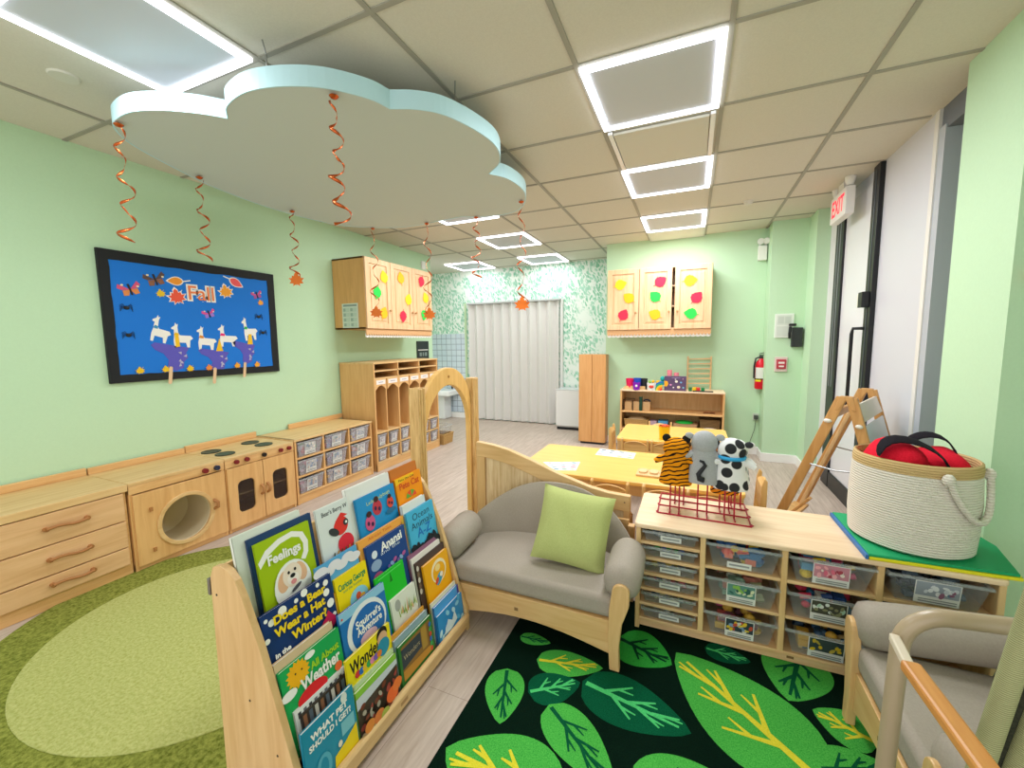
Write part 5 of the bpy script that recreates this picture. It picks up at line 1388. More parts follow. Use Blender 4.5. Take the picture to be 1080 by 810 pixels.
def puppet(x, y, z, h, body, label, ears, ear_m, w=0.06, scarf=None, tail=None, mask=None, rotz=0.0, ear_s=1.0):
    t = thing('hand_puppet', label, 'hand puppet', (PX + x, PY + y, PZ + z), rotz, 'hand puppets on the red wire stand')
    b = MB(); hb = h * 0.64
    b.lathe([(w * 1.02, 0.0), (w * 1.05, 0.01), (w * .92, hb * .35), (w * .80, hb * .7), (w * .74, hb), (w * .2, hb * 1.05), (w * .15, hb * .9), (w * .85, 0.02)], body, n=24, sx=1.0, sy=0.62)
    b.build('body', t, smooth=True)
    b = MB(); b.ell((0, 0, h * .76), (w * .84, w * .60, h * .235), body, 20, 12); b.build('head', t, smooth=True, weld=True)
    for s in (-1, 1):
        b = MB(); b.tube([(s * w * .6, 0, hb * .86), (s * w * 1.0, -.004, hb * .80), (s * w * 1.35, -.01, hb * .70)], [w * .24, w * .24, w * .16], body, 10)
        b.build('arm', t, smooth=True)
        b = MB()
        if ears == 'round': b.ell((s * w * .62, 0, h * .965), (w * .28 * ear_s, w * .12, w * .28 * ear_s), ear_m, 12, 8)
        else: b.ell((s * w * .95, 0, h * .88), (w * .36 * ear_s, w * .12, w * .30 * ear_s), ear_m, 12, 8)
        b.build('ear', t, smooth=True, weld=True)
    if scarf:
        b = MB(); b.tube([(w * .74 * math.cos(a), w * .60 * math.sin(a), hb * .99 + 0.004 * math.sin(a)) for a in [2 * PI * i / 20 for i in range(20)]], 0.0085, scarf, 8, True); b.build('neck_band', t, smooth=True)
    if tail:
        b = MB(); f = -w * .62
        b.tube([(0.0, f - .006, 0.025), (-.016, f - .012, 0.03), (-.022, f - .008, 0.05), (-.008, f + .0, 0.07), (0.006, f + .004, 0.09), (-.004, f + .006, 0.105), (-.018, f + .004, 0.11)], [.013, .013, .011, .009, .008, .007, .005], tail, 8); b.build('tail', t, smooth=True)
    return t
TIG = stripes('tiger_plush', '#1c1410', '#ea9410', 17, 6.5, (0.3, 0.25, 0), .24); TIG2 = stripes('orange_plush', '#2a1a10', '#e88a14', 18, 4, (0.2, 0.5, 0), .25)
GRYP = cloth('grey_plush', '#a3a6aa', '#b4b7ba', 240, .3); COWP = spots('cow_plush', '#e9eaec', '#26282c', 19, .42); BRN = cloth('brown_plush', '#4d3828', '#664a34', 240, .3)
WHP = spots('white_grey_plush', '#e6e8ea', '#8a8f96', 15, .3)
puppet(.072, .06, .135, .225, TIG, 'orange tiger hand puppet with black stripes, front left on the red stand', 'round', M('#17120f', .9), .070)
puppet(.192, .06, .155, .245, GRYP, 'grey hand puppet with dark curled tail, front middle on the red stand', 'side', GRYP, .068, tail=M('#2c2d31', .9), ear_s=.8)
puppet(.305, .06, .14, .235, COWP, 'black and white spotted cow puppet with blue neck band, front right', 'side', M('#35373c', .9), .070, scarf=M('#2f9fd8', .7), ear_s=.7)
puppet(.09, .19, .095, .21, BRN, 'dark brown hand puppet hidden behind the tiger puppet', 'round', BRN, .055)
puppet(.290, .155, .085, .235, TIG2, 'orange striped hand puppet behind the grey and spotted ones', 'round', TIG2, .06)
puppet(.345, .22, .12, .215, WHP, 'white and grey hand puppet at the back right of the stand', 'side', WHP, .055)
# ------------------------------------------------------------------ sling chair at the right edge
TANM = M('#b3a084', 0.32, 0.0, 0.6)
WEAVE = None
def weave_mat():
    m, nt, bb = nodes('woven_green_fabric')
    w = nt.nodes.new('ShaderNodeTexWave'); w.bands_direction = 'Z'; w.inputs['Scale'].default_value = 95; w.inputs['Distortion'].default_value = 0.8; w.inputs['Detail'].default_value = 1
    v = coords(nt); nt.links.new(v, w.inputs['Vector'])
    n = noise(nt, v, 260, 2)
    c = ramp(nt, w.outputs[1], [(0.0, '#7f8052'), (0.6, '#aeb084')])
    nt.links.new(c, bb.inputs['Base Color']); bb.inputs['Roughness'].default_value = 0.95
    bump(nt, bb, w.outputs[1], 0.35, 0.003)
    return m
WEAVE = weave_mat()
t = thing('sling_chair', 'tan tube-framed chair with wooden arm and woven green fabric, cut by the right edge', 'chair', (0.39, 1.0, 0.0085))
b = MB()
bend = [(0.006 + 0.075 - 0.075 * math.cos(a), 0, 0.715 + 0.075 * math.sin(a)) for a in [PI / 2 * i / 8 for i in range(9)]]
b.tube([(-0.012, 0, 0.0), (0.0, 0, 0.45)] + bend + [(0.16, 0, 0.797), (0.34, 0.0, 0.812), (0.36, 0.0, 0.79), (0.37, 0, 0.0)], 0.0155, TANM, 14); b.build('tube_frame', t, smooth=True)
b = MB(); b.xform(Matrix.Identity(4))
def bar(mb, p0, p1, wv, hv, m):
    p0 = Vector(p0); p1 = Vector(p1); d = (p1 - p0).normalized(); s = d.cross(Vector((0, 0, 1))).normalized() * wv / 2; u = Vector((0, 0, 1)) * hv / 2
    vs = [p + a * s + c * u for p in (p0, p1) for a, c in ((-1, -1), (1, -1), (1, 1), (-1, 1))]
    mb.faces(vs, [(0, 1, 2, 3), (4, 7, 6, 5), (0, 4, 5, 1), (1, 5, 6, 2), (2, 6, 7, 3), (3, 7, 4, 0)], m)
bar(b, (-0.008, -0.01, 0.735), (-0.022, -0.12, 0.742), 0.016, 0.016, M('#e2d6c2', .5)); b.build('arm_bracket', t, bevel=0.003)
b = MB(); bar(b, (-0.020, -0.105, 0.745), (-0.01, -0.46, 0.752), 0.029, 0.020, wood('orange_arm_wood', '#c98440', '#dc9c56', 'y')); b.build('wooden_arm', t, bevel=0.005)
for x0, x1, dy, r in ((0.154, 0.013, -0.15, 0.0145), (0.214, 0.046, -0.15, 0.019)):
    b = MB(); b.tube([(x0 * .8 + x1 * .2, dy, 1.13), (x0 * .6 + x1 * .4, dy, 0.92), (x0 * .3 + x1 * .7, dy, 0.60), (x1, dy, 0.28), (x1 - .03, dy, 0.0)], r, WEAVE, 20); b.build('woven_roll', t, smooth=True)
b = MB(); b.prism([(0.124, 1.12), (0.013, 0.29), (-.015, .02), (0.018, .02), (0.046, 0.29), (0.178, 1.12)], 'y', -0.149, -0.142, cloth('dark_gap_filler_cloth', '#2e3026', '#3d3f32', 260, .2)); b.build('dark_gap_filler', t)  # dark sheet added to darken the gap between the two rolls
b = MB(); bar(b, (0.36, -.02, 0.40), (0.36, -0.5, 0.40), 0.03, 0.03, TANM); b.tube([(0.36, -0.5, 0.0), (0.36, -0.5, 0.42)], .0155, TANM, 12); b.tube([(-0.02, -0.46, 0.0), (-0.012, -0.46, 0.745)], .0155, TANM, 12); b.build('rear_frame', t, smooth=True)

# ------------------------------------------------------------------ tables and toddler chairs
def kid_table(label, x0, x1, y0, y1, h):
    w, d = x1 - x0, y1 - y0
    t = thing('kids_table', label, 'table', (x0, y0, 0))
    b = MB(); b.prism(rrect(0, w, 0, d, 0.035), 'z', h - 0.024, h, TABLETOP); b.build('tabletop', t, bevel=0.005)
    b = MB(); b.box(0.06, w - 0.06, 0.05, 0.068, h - 0.10, h - 0.024, MAPLE); b.box(0.06, w - 0.06, d - 0.068, d - 0.05, h - 0.10, h - 0.024, MAPLE)
    b.box(0.05, 0.068, 0.06, d - 0.06, h - 0.10, h - 0.024, MAPLE); b.box(w - 0.068, w - 0.05, 0.06, d - 0.06, h - 0.10, h - 0.024, MAPLE); b.build('apron', t)
    for x in (0.032, w - 0.032):
        for y in (0.036, d - 0.036):
            b = MB(); b.cyl((x, y, h - 0.024), (x, y, 0.0), 0.026, MAPLE_V, 14, 0.02); b.build('leg', t, smooth=True)
    return t
TH = 0.52
kid_table('nearer yellow-topped toddler table with activity sheets on it', -1.02, 0.285, 2.385, 3.07, TH)
kid_table('farther yellow-topped toddler table holding a yellow cup, by the toy shelf', -0.56, 0.30, 3.45, 4.11, TH)
CHW = wood('chair_birch', '#d9a862', '#e8bd7c', 'x'); CHV = wood('chair_birch_upright', '#d9a862', '#e8bd7c', 'z')
def kid_chair(label, loc, rotz, proto=[None]):
    """front looks to local -Y; the back stands at y=0"""
    if proto[0] is not None:
        return copy_tree(proto[0], loc, rotz, label)
    t = thing('toddler_chair', label, 'chair', loc, rotz, 'toddler chairs around the yellow tables')
    b = MB(); b.prism(rrect(-0.098, 0.098, -0.27, -0.01, 0.04), 'z', 0.255, 0.27, CHW); b.build('seat', t, bevel=0.004)
    n = 12; P = [(-0.092, 0.36), (-0.092, 0.49)] + [(-0.092 + 0.184 * i / n, 0.49 + 0.032 * math.sin(PI * i / n) ** 0.8) for i in range(1, n)] + [(0.092, 0.49), (0.092, 0.36)]
    b = MB(); b.prism(P, 'y', -0.012, 0.0, CHW)
    for v in b.bm.verts: v.co.y -= 0.022 * (1 - (v.co.x / .092) ** 2) * -1
    b.build('backrest', t, bevel=0.003)
    for s in (-1, 1):
        b = MB(); b.prism([(0.018, 0.0), (-0.012, 0.0), (-0.022, 0.30), (-0.012, 0.50), (0.0, 0.545), (0.016, 0.53), (0.016, 0.30)], 'x', s * 0.100 - 0.009, s * 0.100 + 0.009, CHV); b.build('rear_leg', t, bevel=0.005)
        b = MB(); b.prism([(-0.265, 0.0), (-0.235, 0.0), (-0.225, 0.258), (-0.26, 0.258)], 'x', s * 0.092 - 0.009, s * 0.092 + 0.009, CHV); b.build('front_leg', t, bevel=0.004)
        b = MB(); b.box(s * 0.097 - 0.006, s * 0.097 + 0.006, -0.25, 0.0, 0.14, 0.165, CHV); b.build('side_stretcher', t)
    proto[0] = t
    return t
kid_chair('toddler chair tucked under the nearer table, just behind the wavy partition end', (-0.405, 2.305, 0), PI)
kid_chair('toddler chair at the nearer table, directly behind the tiger puppet end of the bin shelf', (-0.12, 2.315, 0), PI)
kid_chair('toddler chair at the nearer table, behind the grey and spotted puppets', (0.105, 2.31, 0), PI)
kid_chair('toddler chair at the right end of the nearer table, seen edge-on', (0.40, 2.74, 0), -PI / 2)
kid_chair('toddler chair at the farther table, on its near side at the left', (-0.40, 3.40, 0), PI)
kid_chair('toddler chair at the farther table, on its near side next to the puppets', (-0.17, 3.40, 0), PI)
kid_chair('toddler chair at the left end of the farther table, seen edge-on', (-0.66, 3.86, 0), PI / 2)
kid_chair('toddler chair at the far side of the farther table, before the toy shelf', (-0.26, 4.20, 0), 0)
# things on the tables
def sheet(label, P, seed):
    rn = random.Random(seed)
    c = Vector((sum(p[0] for p in P) / 4, sum(p[1] for p in P) / 4))
    b = MB(); b.prism([(p[0] - c.x, p[1] - c.y) for p in P], 'z', 0.0, 0.0015, M('#dfe9ea', .4))
    A, B_, C_, D_ = [Vector((p[0] - c.x, p[1] - c.y)) for p in P]
    for k in range(12):
        u, v = (k % 4 + .5) / 4, (k // 4 + .5) / 3
        q = A.lerp(B_, u).lerp(D_.lerp(C_, u), v)
        r = rn.uniform(.010, .018); n = 8
        b.faces([(q.x + r * math.cos(2 * PI * i / n) * 1.2, q.y + r * math.sin(2 * PI * i / n) * .8, 0.0018) for i in range(n)], [tuple(range(n))], M(rn.choice(['#c98a9a', '#6f9ab0', '#8fb0a0', '#a9b4c0', '#5f6f8a', '#d8b06a'])))
    tag(b.build('activity_sheet', None, (c.x, c.y, TH)), label, 'activity sheet', 'laminated sheets on the nearer table')
sheet('laminated activity sheet on the near edge of the nearer yellow table', [(-.90, 2.57), (-.775, 2.425), (-.645, 2.475), (-.665, 2.665)], 1)
sheet('laminated activity sheet at the far edge of the nearer yellow table', [(-.61, 2.875), (-.345, 2.865), (-.345, 3.02), (-.61, 3.06)], 2)
t = thing('peg_board', 'wooden peg tray with three rounded cut-outs near the tiger puppet', 'wooden tray', (-.285, 2.50, TH))
b = MB(); b.box(0, .20, 0, .13, 0, .012, MAPLE); b.build('tray_base', t, bevel=.002)
for k in range(3):
    b = MB(); b.prism(rrect(.012 + .063 * k, .060 + .063 * k, .03, .11, .02), 'z', .012, .022, M('#e9c08c')); b.build('round_block', t, bevel=.003)
t = thing('yellow_cup', 'yellow plastic cup with orange rim on the farther table', 'cup', (-.185, 3.545, TH))
b = MB(); b.lathe([(.038, 0), (.045, .11), (.042, .11), (.036, .006), (0, .006)], M('#f9c40c', .35), n=20); b.build('cup_body', t, smooth=True)
b = MB(); b.lathe([(.0455, .108), (.047, .114), (.040, .114), (.041, .108)], M('#ef7a1c', .35), n=20); b.ell((.004, 0, .112), (.03, .03, .014), M('#d8481c', .5)); b.build('orange_rim', t, smooth=True)
# ------------------------------------------------------------------ toy shelf on the back wall
TX, TY = -0.775, 5.05
t = thing('toy_shelf', 'open golden toy shelf full of toys against the green back wall', 'shelf unit', (TX, TY, 0))
wt, dt, ht = 1.13, 0.335, 0.745
b = MB(); carcass(b, wt, dt, ht - .018, BIRCH, .02, back=wood('pale_back_panel', '#d2ae78', '#e0c08c', 'z')); b.build('body', t, bevel=.002)
b = MB(); b.box(-.003, wt + .003, -.004, dt, ht - .018, ht, PALE); b.build('top_board', t, bevel=.004)
for z in (.49, .275, .06):
    b = MB(); b.box(.02, wt - .02, 0, dt - .008, z - .018, z, BIRCH_H); b.build('shelf_board', t, bevel=.002)
def at(x, y, z): return (TX + x, TY + y, z)
def simple(name, label, cat, loc, draw, group=None, rot=(0, 0, 0), **k):
    b = MB(); draw(b); return tag(b.build(name, None, loc, rot, **k), label, cat, group)
def cup(col, r=.045, h=.10):
    return lambda b: b.lathe([(r * .8, 0), (r, h), (r * .92, h), (r * .72, .006), (0, .006)], M(col, .35), n=18)
ZT_ = ht
simple('wooden_tray', 'low wooden tray at the left end of the toy shelf top', 'tray', at(.04, .06, ZT_), lambda b: (b.box(0, .24, 0, .16, 0, .012, MAPLE), b.box(0, .24, 0, .01, .012, .04, MAPLE), b.box(0, .24, .15, .16, .012, .04, MAPLE)))
simple('toy_cup', 'magenta-red cup at the left on the toy shelf top', 'cup', at(.10, .10, ZT_ + .0125), cup('#e01c5a', .05, .115), 'coloured cups on the toy shelf', smooth=True)
simple('toy_cup', 'blue cup between the magenta and black cups on the toy shelf', 'cup', at(.185, .155 - .05, ZT_ + .0125), cup('#2a55c0', .05, .12), 'coloured cups on the toy shelf', smooth=True)
simple('toy_cup', 'purple cup with white dot in front of the blue cup', 'cup', at(.185, .025, ZT_), lambda b: (cup('#8a1fc0', .045, .09)(b), b.ell((.003, -.043, .05), (.014, .006, .014), WHITE, 10, 6)), 'coloured cups on the toy shelf', smooth=True)
simple('toy_cup', 'black cup right of the blue one on the toy shelf top', 'cup', at(.262, .11, ZT_ + .0), cup('#20242c', .042, .13), 'coloured cups on the toy shelf', smooth=True)
simple('toy_bucket', 'white bucket with red print holding toy fruit on the toy shelf', 'bucket', at(.355, .04, ZT_), lambda b: (b.lathe([(.045, 0), (.055, .085), (.05, .085), (.04, .006), (0, .006)], WHITE, n=18), b.ell((0, -.048, .045), (.028, .006, .02), M('#e0483c'), 10, 6)), smooth=True)
for x, y, z, r, c, lab in ((.335, .06, .093, .016, '#8fbf3a', 'green toy ball in the white bucket'), (.37, .06, .10, .018, '#f0b41c', 'yellow toy ball in the white bucket')):
    simple('toy_ball', lab, 'toy ball', at(x, y, ZT_ + z), lambda b: b.ell((0, 0, 0), r, M(c), 12, 8), smooth=True)
simple('stacking_toy', 'orange and teal stacking toy behind the rainbow', 'toy', at(.435, .12, ZT_), lambda b: (b.box(-.03, .03, -.03, .03, 0, .06, M('#ef8a2c')), b.ell((-.015, 0, .085), .026, M('#f0b41c'), 12, 8), b.ell((.035, 0, .13), (.026, .026, .032), M('#1fb0a8'), 12, 8), b.box(.0, .06, -.02, .02, .06, .10, M('#2aa0b0'))))
def rainbow(b):
    for k, c in enumerate(('#1f6fb8', '#22a070', '#f2c21c', '#ef8a1c', '#e02c3c')):
        r1 = .105 - .02 * k; r0 = r1 - .019
        o = [(r1 * math.cos(PI / 1.9 * i / 10 + .0), r1 * math.sin(PI / 1.9 * i / 10)) for i in range(11)]
        i_ = [(r0 * math.cos(PI / 1.9 * i / 10), r0 * math.sin(PI / 1.9 * i / 10)) for i in range(11)]
        b.prism([(-x, z) for x, z in o] + [(-x, z) for x, z in i_[::-1]], 'y', 0, .03, M(c))
simple('rainbow_stacker', 'small rainbow arch toy beside the dark purple box', 'toy', at(.47, .02, ZT_), rainbow)
t = thing('picture_case', 'dark purple case printed with planets, upright on the toy shelf top', 'case', at(.495, .035, ZT_))
b = MB(); b.box(0, .235, 0, .04, 0, .17, M('#5a4568', .5)); b.build('case_body', t, bevel=.004)
b = MB(); b.flat([(0, .05), (.03, .05), (.045, .08), (.035, .11), (0, .115)], M('#f2a81c'))
for x, z, r, c in ((.13, .11, .016, '#efe6d8'), (.18, .10, .012, '#6fa8d8'), (.155, .045, .018, '#e6d8c0'), (.07, .07, .012, '#d88fc0'), (.205, .04, .010, '#7fc4d8'), (.10, .04, .009, '#efefef'), (.12, .135, .007, '#efefef'), (.20, .14, .006, '#e0a0c0')): b.oval(x, z, r, r * .85, M(c), n=12)
b.rect(.08, .17, .148, .153, M('#a58fb8')); b.build('printed_front', t)
for x, h, lab in ((.545, .235, 'taller pink cup behind the purple case'), (.62, .205, 'shorter pink cup behind the purple case')):
    simple('pink_cup', lab, 'cup', at(x, .13, ZT_), lambda b: b.lathe([(.025, 0), (.028, h), (.024, h), (.02, .006), (0, .006)], M('#ef8a98', .4), n=16), smooth=True)
t = thing('drying_rack', 'slatted pale wooden rack leaning on the back wall above the toy shelf', 'wooden rack', at(.73, .315, ZT_), 0, rot=(math.radians(-4), 0, 0))
for x in (0, .25):
    b = MB(); b.box(x, x + .018, -.018, 0, 0, .39, MAPLE_V); b.build('upright', t)
for k in range(6):
    b = MB(); z = .06 + .058 * k; b.prism([(.0, z), (.268, z + .004), (.268, z + .022), (.0, z + .022 - .012)], 'y', -.026, -.018, MAPLE); b.build('slat', t)
for k, (x, c) in enumerate(((.775, '#2a6f3a'), (.815, '#f0c41c'), (.86, '#e03a2c'), (.905, '#1f8a4a'), (.83, '#e0872c'))):
    nm = ['dark green', 'yellow', 'red', 'bright green', 'orange'][k]
    simple('toy_block', '%s toy block in the row right of the purple case' % nm, 'toy block', at(x, .06 + (.05 if k == 4 else 0), ZT_), lambda b: b.box(-.018, .018, -.018, .018, 0, .045, M(c, .4)), 'toy blocks on the toy shelf', bevel=.004)
simple('flat_tray', 'flat black tray at the right end of the toy shelf top', 'tray', at(.80, .005, ZT_), lambda b: b.box(0, .21, 0, .035, 0, .012, BLACK), bevel=.003)
# shelf contents
for x, w_, lab in ((.045, .085, 'leftmost tan toy box on the upper toy shelf'), (.145, .085, 'second tan toy box on the upper toy shelf'), (.255, .085, 'third tan toy box on the upper toy shelf')):
    simple('toy_box', lab, 'box', at(x, .06, .4905), lambda b: b.box(0, w_, 0, .12, 0, .105, M('#d0a878', .6)), 'tan boxes on the upper toy shelf', bevel=.004)
simple('wire_holder', 'black wire holder around the leftmost tan toy box', 'holder', at(.03, .04, .4905), lambda b: (b.tube([(0, 0, .004), (0, 0, .125), (.115, 0, .125), (.115, 0, .004)], .005, BLACK, 6), b.tube([(0, .15, .004), (0, .15, .125), (.115, .15, .125), (.115, .15, .004)], .005, BLACK, 6), b.tube([(0, 0, .004), (0, .15, .004)], .005, BLACK, 6), b.tube([(.115, 0, .004), (.115, .15, .004)], .005, BLACK, 6)))
simple('toy_tool', 'dark green upright toy tool between the tan boxes', 'toy', at(.235, .04, .4905), lambda b: (b.box(-.018, .018, 0, .018, 0, .17, M('#15402c')),), bevel=.004)
simple('toy_arch', 'dark blue curved toy on the third tan box', 'toy', at(.298, .10, .596), lambda b: b.prism([(.045 * math.cos(PI * i / 10), .03 * math.sin(PI * i / 10)) for i in range(11)] + [(.028 * math.cos(PI * i / 10), .015 * math.sin(PI * i / 10)) for i in range(10, -1, -1)], 'y', 0, .03, M('#1f2a44')))
simple('wooden_ring_toy', 'brown wooden ring toys lying at the right of the upper toy shelf', 'toy', at(.95, .10, .4955), lambda b: [b.tube([(.06 * k + .028 * math.cos(a), .028 * math.sin(a), .004) for a in [2 * PI * i / 14 for i in range(14)]], .0055, M('#7f4a2c'), 6, True) for k in range(2)], smooth=True)
def wicker(name, c1, c2): return stripes(name, c1, c2, 22, 1.5, (0, 0, 0), .35, .3)
WICK = wicker('wicker_weave', '#8f6a3c', '#cfa86c'); WICKD = wicker('dark_wicker_weave', '#5f4a34', '#a98a5f')
def basket(label, loc, w, d, h, m, group=None):
    t = thing('wicker_basket', label, 'basket', loc, 0, group)
    b = MB(); q = .012
    b.faces([(q, q, 0), (w - q, q, 0), (w - q, d - q, 0), (q, d - q, 0), (0, 0, h), (w, 0, h), (w, d, h), (0, d, h)], [(0, 1, 2, 3), (0, 4, 5, 1), (1, 5, 6, 2), (2, 6, 7, 3), (3, 7, 4, 0)], m); b.build('woven_body', t, solid=.006)
    b = MB(); b.tube([(0, 0, h), (w, 0, h), (w, d, h), (0, d, h)], .008, m, 8, True); b.build('rim', t, smooth=True)
    return t
basket('flat wicker basket at the left of the middle toy shelf', at(.05, .03, .2805), .27, .22, .10, WICK)
simple('cloth_bundle', 'beige cloth lying in the flat wicker basket', 'cloth', at(.185, .14, .375), lambda b: b.ell((0, 0, 0), (.11, .08, .03), M('#d8bd94'), 16, 8), smooth=True)
simple('toy_box', 'pale mauve box beside the wicker basket on the middle toy shelf', 'box', at(.345, .06, .2755), lambda b: b.box(0, .075, 0, .12, 0, .10, M('#b9a0b4', .6)), bevel=.004)
simple('toy_box', 'sky blue box on the middle toy shelf', 'box', at(.435, .04, .2755), lambda b: (b.box(0, .11, 0, .15, 0, .105, M('#4f9cc8', .5)),), bevel=.004)
t = thing('toy_crate', 'tan crate with bright green lid on the middle toy shelf', 'crate', at(.60, .02, .2755))
b = MB(); b.faces([(.03, .02, 0), (.23, .02, 0), (.23, .2, 0), (.03, .2, 0), (0, 0, .085), (.26, 0, .085), (.26, .22, .085), (0, .22, .085)], [(0, 3, 2, 1), (0, 1, 5, 4), (1, 2, 6, 5), (2, 3, 7, 6), (3, 0, 4, 7), (4, 5, 6, 7)], M('#c9a078', .6)); b.build('crate_body', t)
b = MB(); b.ell((.12, .11, .092), (.10, .09, .022), M('#22c04a', .4), 18, 8); b.build('green_lid', t, smooth=True)
b = MB(); b.tube([(0, 0, .09), (-.012, 0, .06), (0.0, 0.0, .03)], .006, BLACK, 6); b.build('black_handle', t)
t = basket('dark woven basket at the right end of the middle toy shelf', at(.885, .09, .2815), .21, .20, .13, WICKD)
simple('white_frill_cloth', 'white ruffled cloth in front of the dark woven basket on the toy shelf', 'cloth', at(.99, .045, .305), lambda b: b.ell((0, 0, 0), (.10, .036, .029), OFFWHITE, 18, 8), smooth=True)
simple('dark_ball', 'black ball at the left of the bottom toy shelf', 'ball', at(.07, .06, .115), lambda b: b.ell((0, 0, 0), .054, BLACK, 16, 10), smooth=True)
simple('toy_box', 'teal box at the left of the bottom toy shelf', 'box', at(.03, .13, .0605), lambda b: b.box(0, .12, 0, .12, 0, .09, M('#2f8f9a')), bevel=.004)

# ------------------------------------------------------------------ tall cupboard, fridge, things by the far wall
t = thing('tall_cabinet', 'tall plain orange-brown wooden cabinet at the corner of the back wall', 'cabinet', (-1.325, 5.20, 0))
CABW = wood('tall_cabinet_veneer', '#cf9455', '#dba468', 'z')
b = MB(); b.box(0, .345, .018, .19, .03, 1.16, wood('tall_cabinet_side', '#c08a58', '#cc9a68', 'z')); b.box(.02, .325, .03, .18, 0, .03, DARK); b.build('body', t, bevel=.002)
b = MB(); b.box(.002, .170, 0, .018, .03, 1.16, CABW); b.build('door', t, bevel=.003)
b = MB(); b.box(.174, .343, 0, .018, .03, 1.16, CABW); b.build('door', t, bevel=.003)
t = thing('mini_fridge', 'white mini fridge half hidden behind the tall wooden cabinet', 'fridge', (-1.86, 5.93, 0))
b = MB(); b.box(0, .47, .03, .34, .035, .60, M('#e6e8ea', .3)); b.build('body', t, bevel=.006)
b = MB(); b.box(0, .47, 0, .028, .06, .60, M('#eceeef', .25)); b.build('door', t, bevel=.006)
b = MB(); b.box(.01, .46, .02, .32, 0, .035, BLACK); b.build('black_base', t)
b = MB(); b.box(-.005, .475, -.004, .345, .60, .612, M('#cfd3d6', .25)); b.build('top_panel', t, bevel=.003)
t = thing('wash_basin', 'white wash basin with black tap on the tiled wall, seen through the archway', 'sink', (-4.25, 6.28, 0))
b = MB(); b.box(0, .52, -.40, 0, .42, .52, M('#eef0f2', .15)); b.build('basin', t, bevel=.03, seg=4)
b = MB(); b.box(.18, .34, -.25, -.02, 0, .42, M('#e6e8ea', .2)); b.build('pedestal', t, bevel=.02)
b = MB(); b.tube([(.40, -.08, .52), (.40, -.08, .62), (.40, -.16, .64), (.40, -.22, .60)], .014, BLACK, 10); b.tube([(.40, -.08, .60), (.46, -.10, .66)], .008, BLACK, 8); b.build('tap', t, smooth=True)
t = basket('tan wicker basket on the floor at the end of the coat lockers', (-3.15, 4.46, 0), .23, .24, .13, WICK)
clear_bin((-3.15, 4.47, .142), 0, .22, .22, .10, 'clear box stacked on the tan wicker basket by the lockers', None, None, None, None, 5)
t = thing('wall_sign', 'black rectangular sign at the end of the left wall above the lockers', 'sign', (LW, 4.62, 1.11), LEFT)
b = MB(); b.box(0, .27, -.012, 0, 0, .245, M('#1d2b2c', .5)); b.build('sign_board', t, bevel=.002)
b = MB(); b.rect(.02, .25, .118, .130, OFFWHITE, y=-.012); b.rect(.05, .10, .04, .09, M('#7f8f8c'), y=-.012); b.rect(.12, .15, .04, .09, M('#7f8f8c'), y=-.012); b.rect(.17, .22, .04, .09, M('#7f8f8c'), y=-.012); b.build('sign_print', t)
simple('wall_sensor', 'small white sensor box high on the left wall past the cabinet', 'sensor', (LW, 4.78, 2.33), lambda b: b.box(0, .028, 0, .075, 0, .11, WHITE), bevel=.006)

# ------------------------------------------------------------------ fittings on the right
t = thing('exit_sign', 'white exit sign with red letters and two lamp heads by the glass door', 'exit sign', (1.03, 4.34, 2.265), -PI / 2)
b = MB(); b.box(0, .37, 0, .06, 0, .205, M('#eceae8', .4)); b.build('housing', t, bevel=.006)
b = MB(); b.text('EXIT', .185, .098, .175, emit('exit_red_letters', '#e8203c', 1.2), width=.29, bold=.004); b.build('red_letters', t)
b = MB(); b.box(.12, .25, .015, .045, .205, .275, M('#dfdedc')); b.build('ceiling_mount', t)
for x in (.03, .34):
    b = MB(); b.cyl((x, .03, .205), (x, .03, .225), .012, M('#dfdedc'), 10); b.lathe([(.0, -.032), (.022, -.03), (.032, 0.0), (.036, .03), (.033, .034), (0, .036)], M('#e9e8e4', .35), (x, .03, .245), 16); b.build('lamp_head', t, smooth=True)
t = thing('emergency_light', 'white two-headed emergency light high in the corner of the green back wall', 'emergency light', (.64, 5.40, 2.19))
b = MB(); b.box(0, .085, -.06, 0, 0, .16, M('#e9ebe6', .4)); b.build('housing', t, bevel=.008)
for x in (.015, .07):
    b = MB(); b.cyl((x, -.04, .20), (x, -.10, .195), .028, M('#e9ebe6', .35), 16, .033); b.tube([(x, -.03, .155), (x, -.04, .20)], .009, M('#e9ebe6', .4), 8); b.build('lamp_head', t, smooth=True)
t = thing('fire_extinguisher', 'red fire extinguisher hanging on the green back wall', 'fire extinguisher', (.715, 5.325, .775))
b = MB(); b.lathe([(0, 0), (.05, 0), (.056, .012), (.056, .27), (.05, .30), (.025, .325), (.018, .34), (0, .34)], M('#d8142c', .3), n=22); b.build('tank', t, smooth=True)
b = MB(); b.cyl((0, 0, .335), (0, 0, .37), .017, DARK, 12); bar(b, (-.02, 0, .375), (.05, -.03, .385), .016, .010, BLACK); bar(b, (-.02, 0, .392), (.05, -.03, .412), .016, .008, BLACK); b.build('valve_and_lever', t)
b = MB(); b.tube([(-.015, -.01, .355), (-.055, -.02, .34), (-.068, -.03, .26), (-.066, -.03, .12)], .009, BLACK, 8); b.build('hose', t, smooth=True)
b = MB(); b.prism([(.0568 * math.cos(a), .0568 * math.sin(a)) for a in [math.radians(205 + 9 * i) for i in range(11)]] + [(.0558 * math.cos(a), .0558 * math.sin(a)) for a in [math.radians(295 - 9 * i) for i in range(11)]], 'z', .12, .24, M('#dfe0da')); b.prism([(.0572 * math.cos(a), .0572 * math.sin(a)) for a in [math.radians(205 + 9 * i) for i in range(8)]] + [(.0562 * math.cos(a), .0562 * math.sin(a)) for a in [math.radians(268 - 9 * i) for i in range(8)]], 'z', .085, .12, M('#e6dc1e')); b.build('label', t)
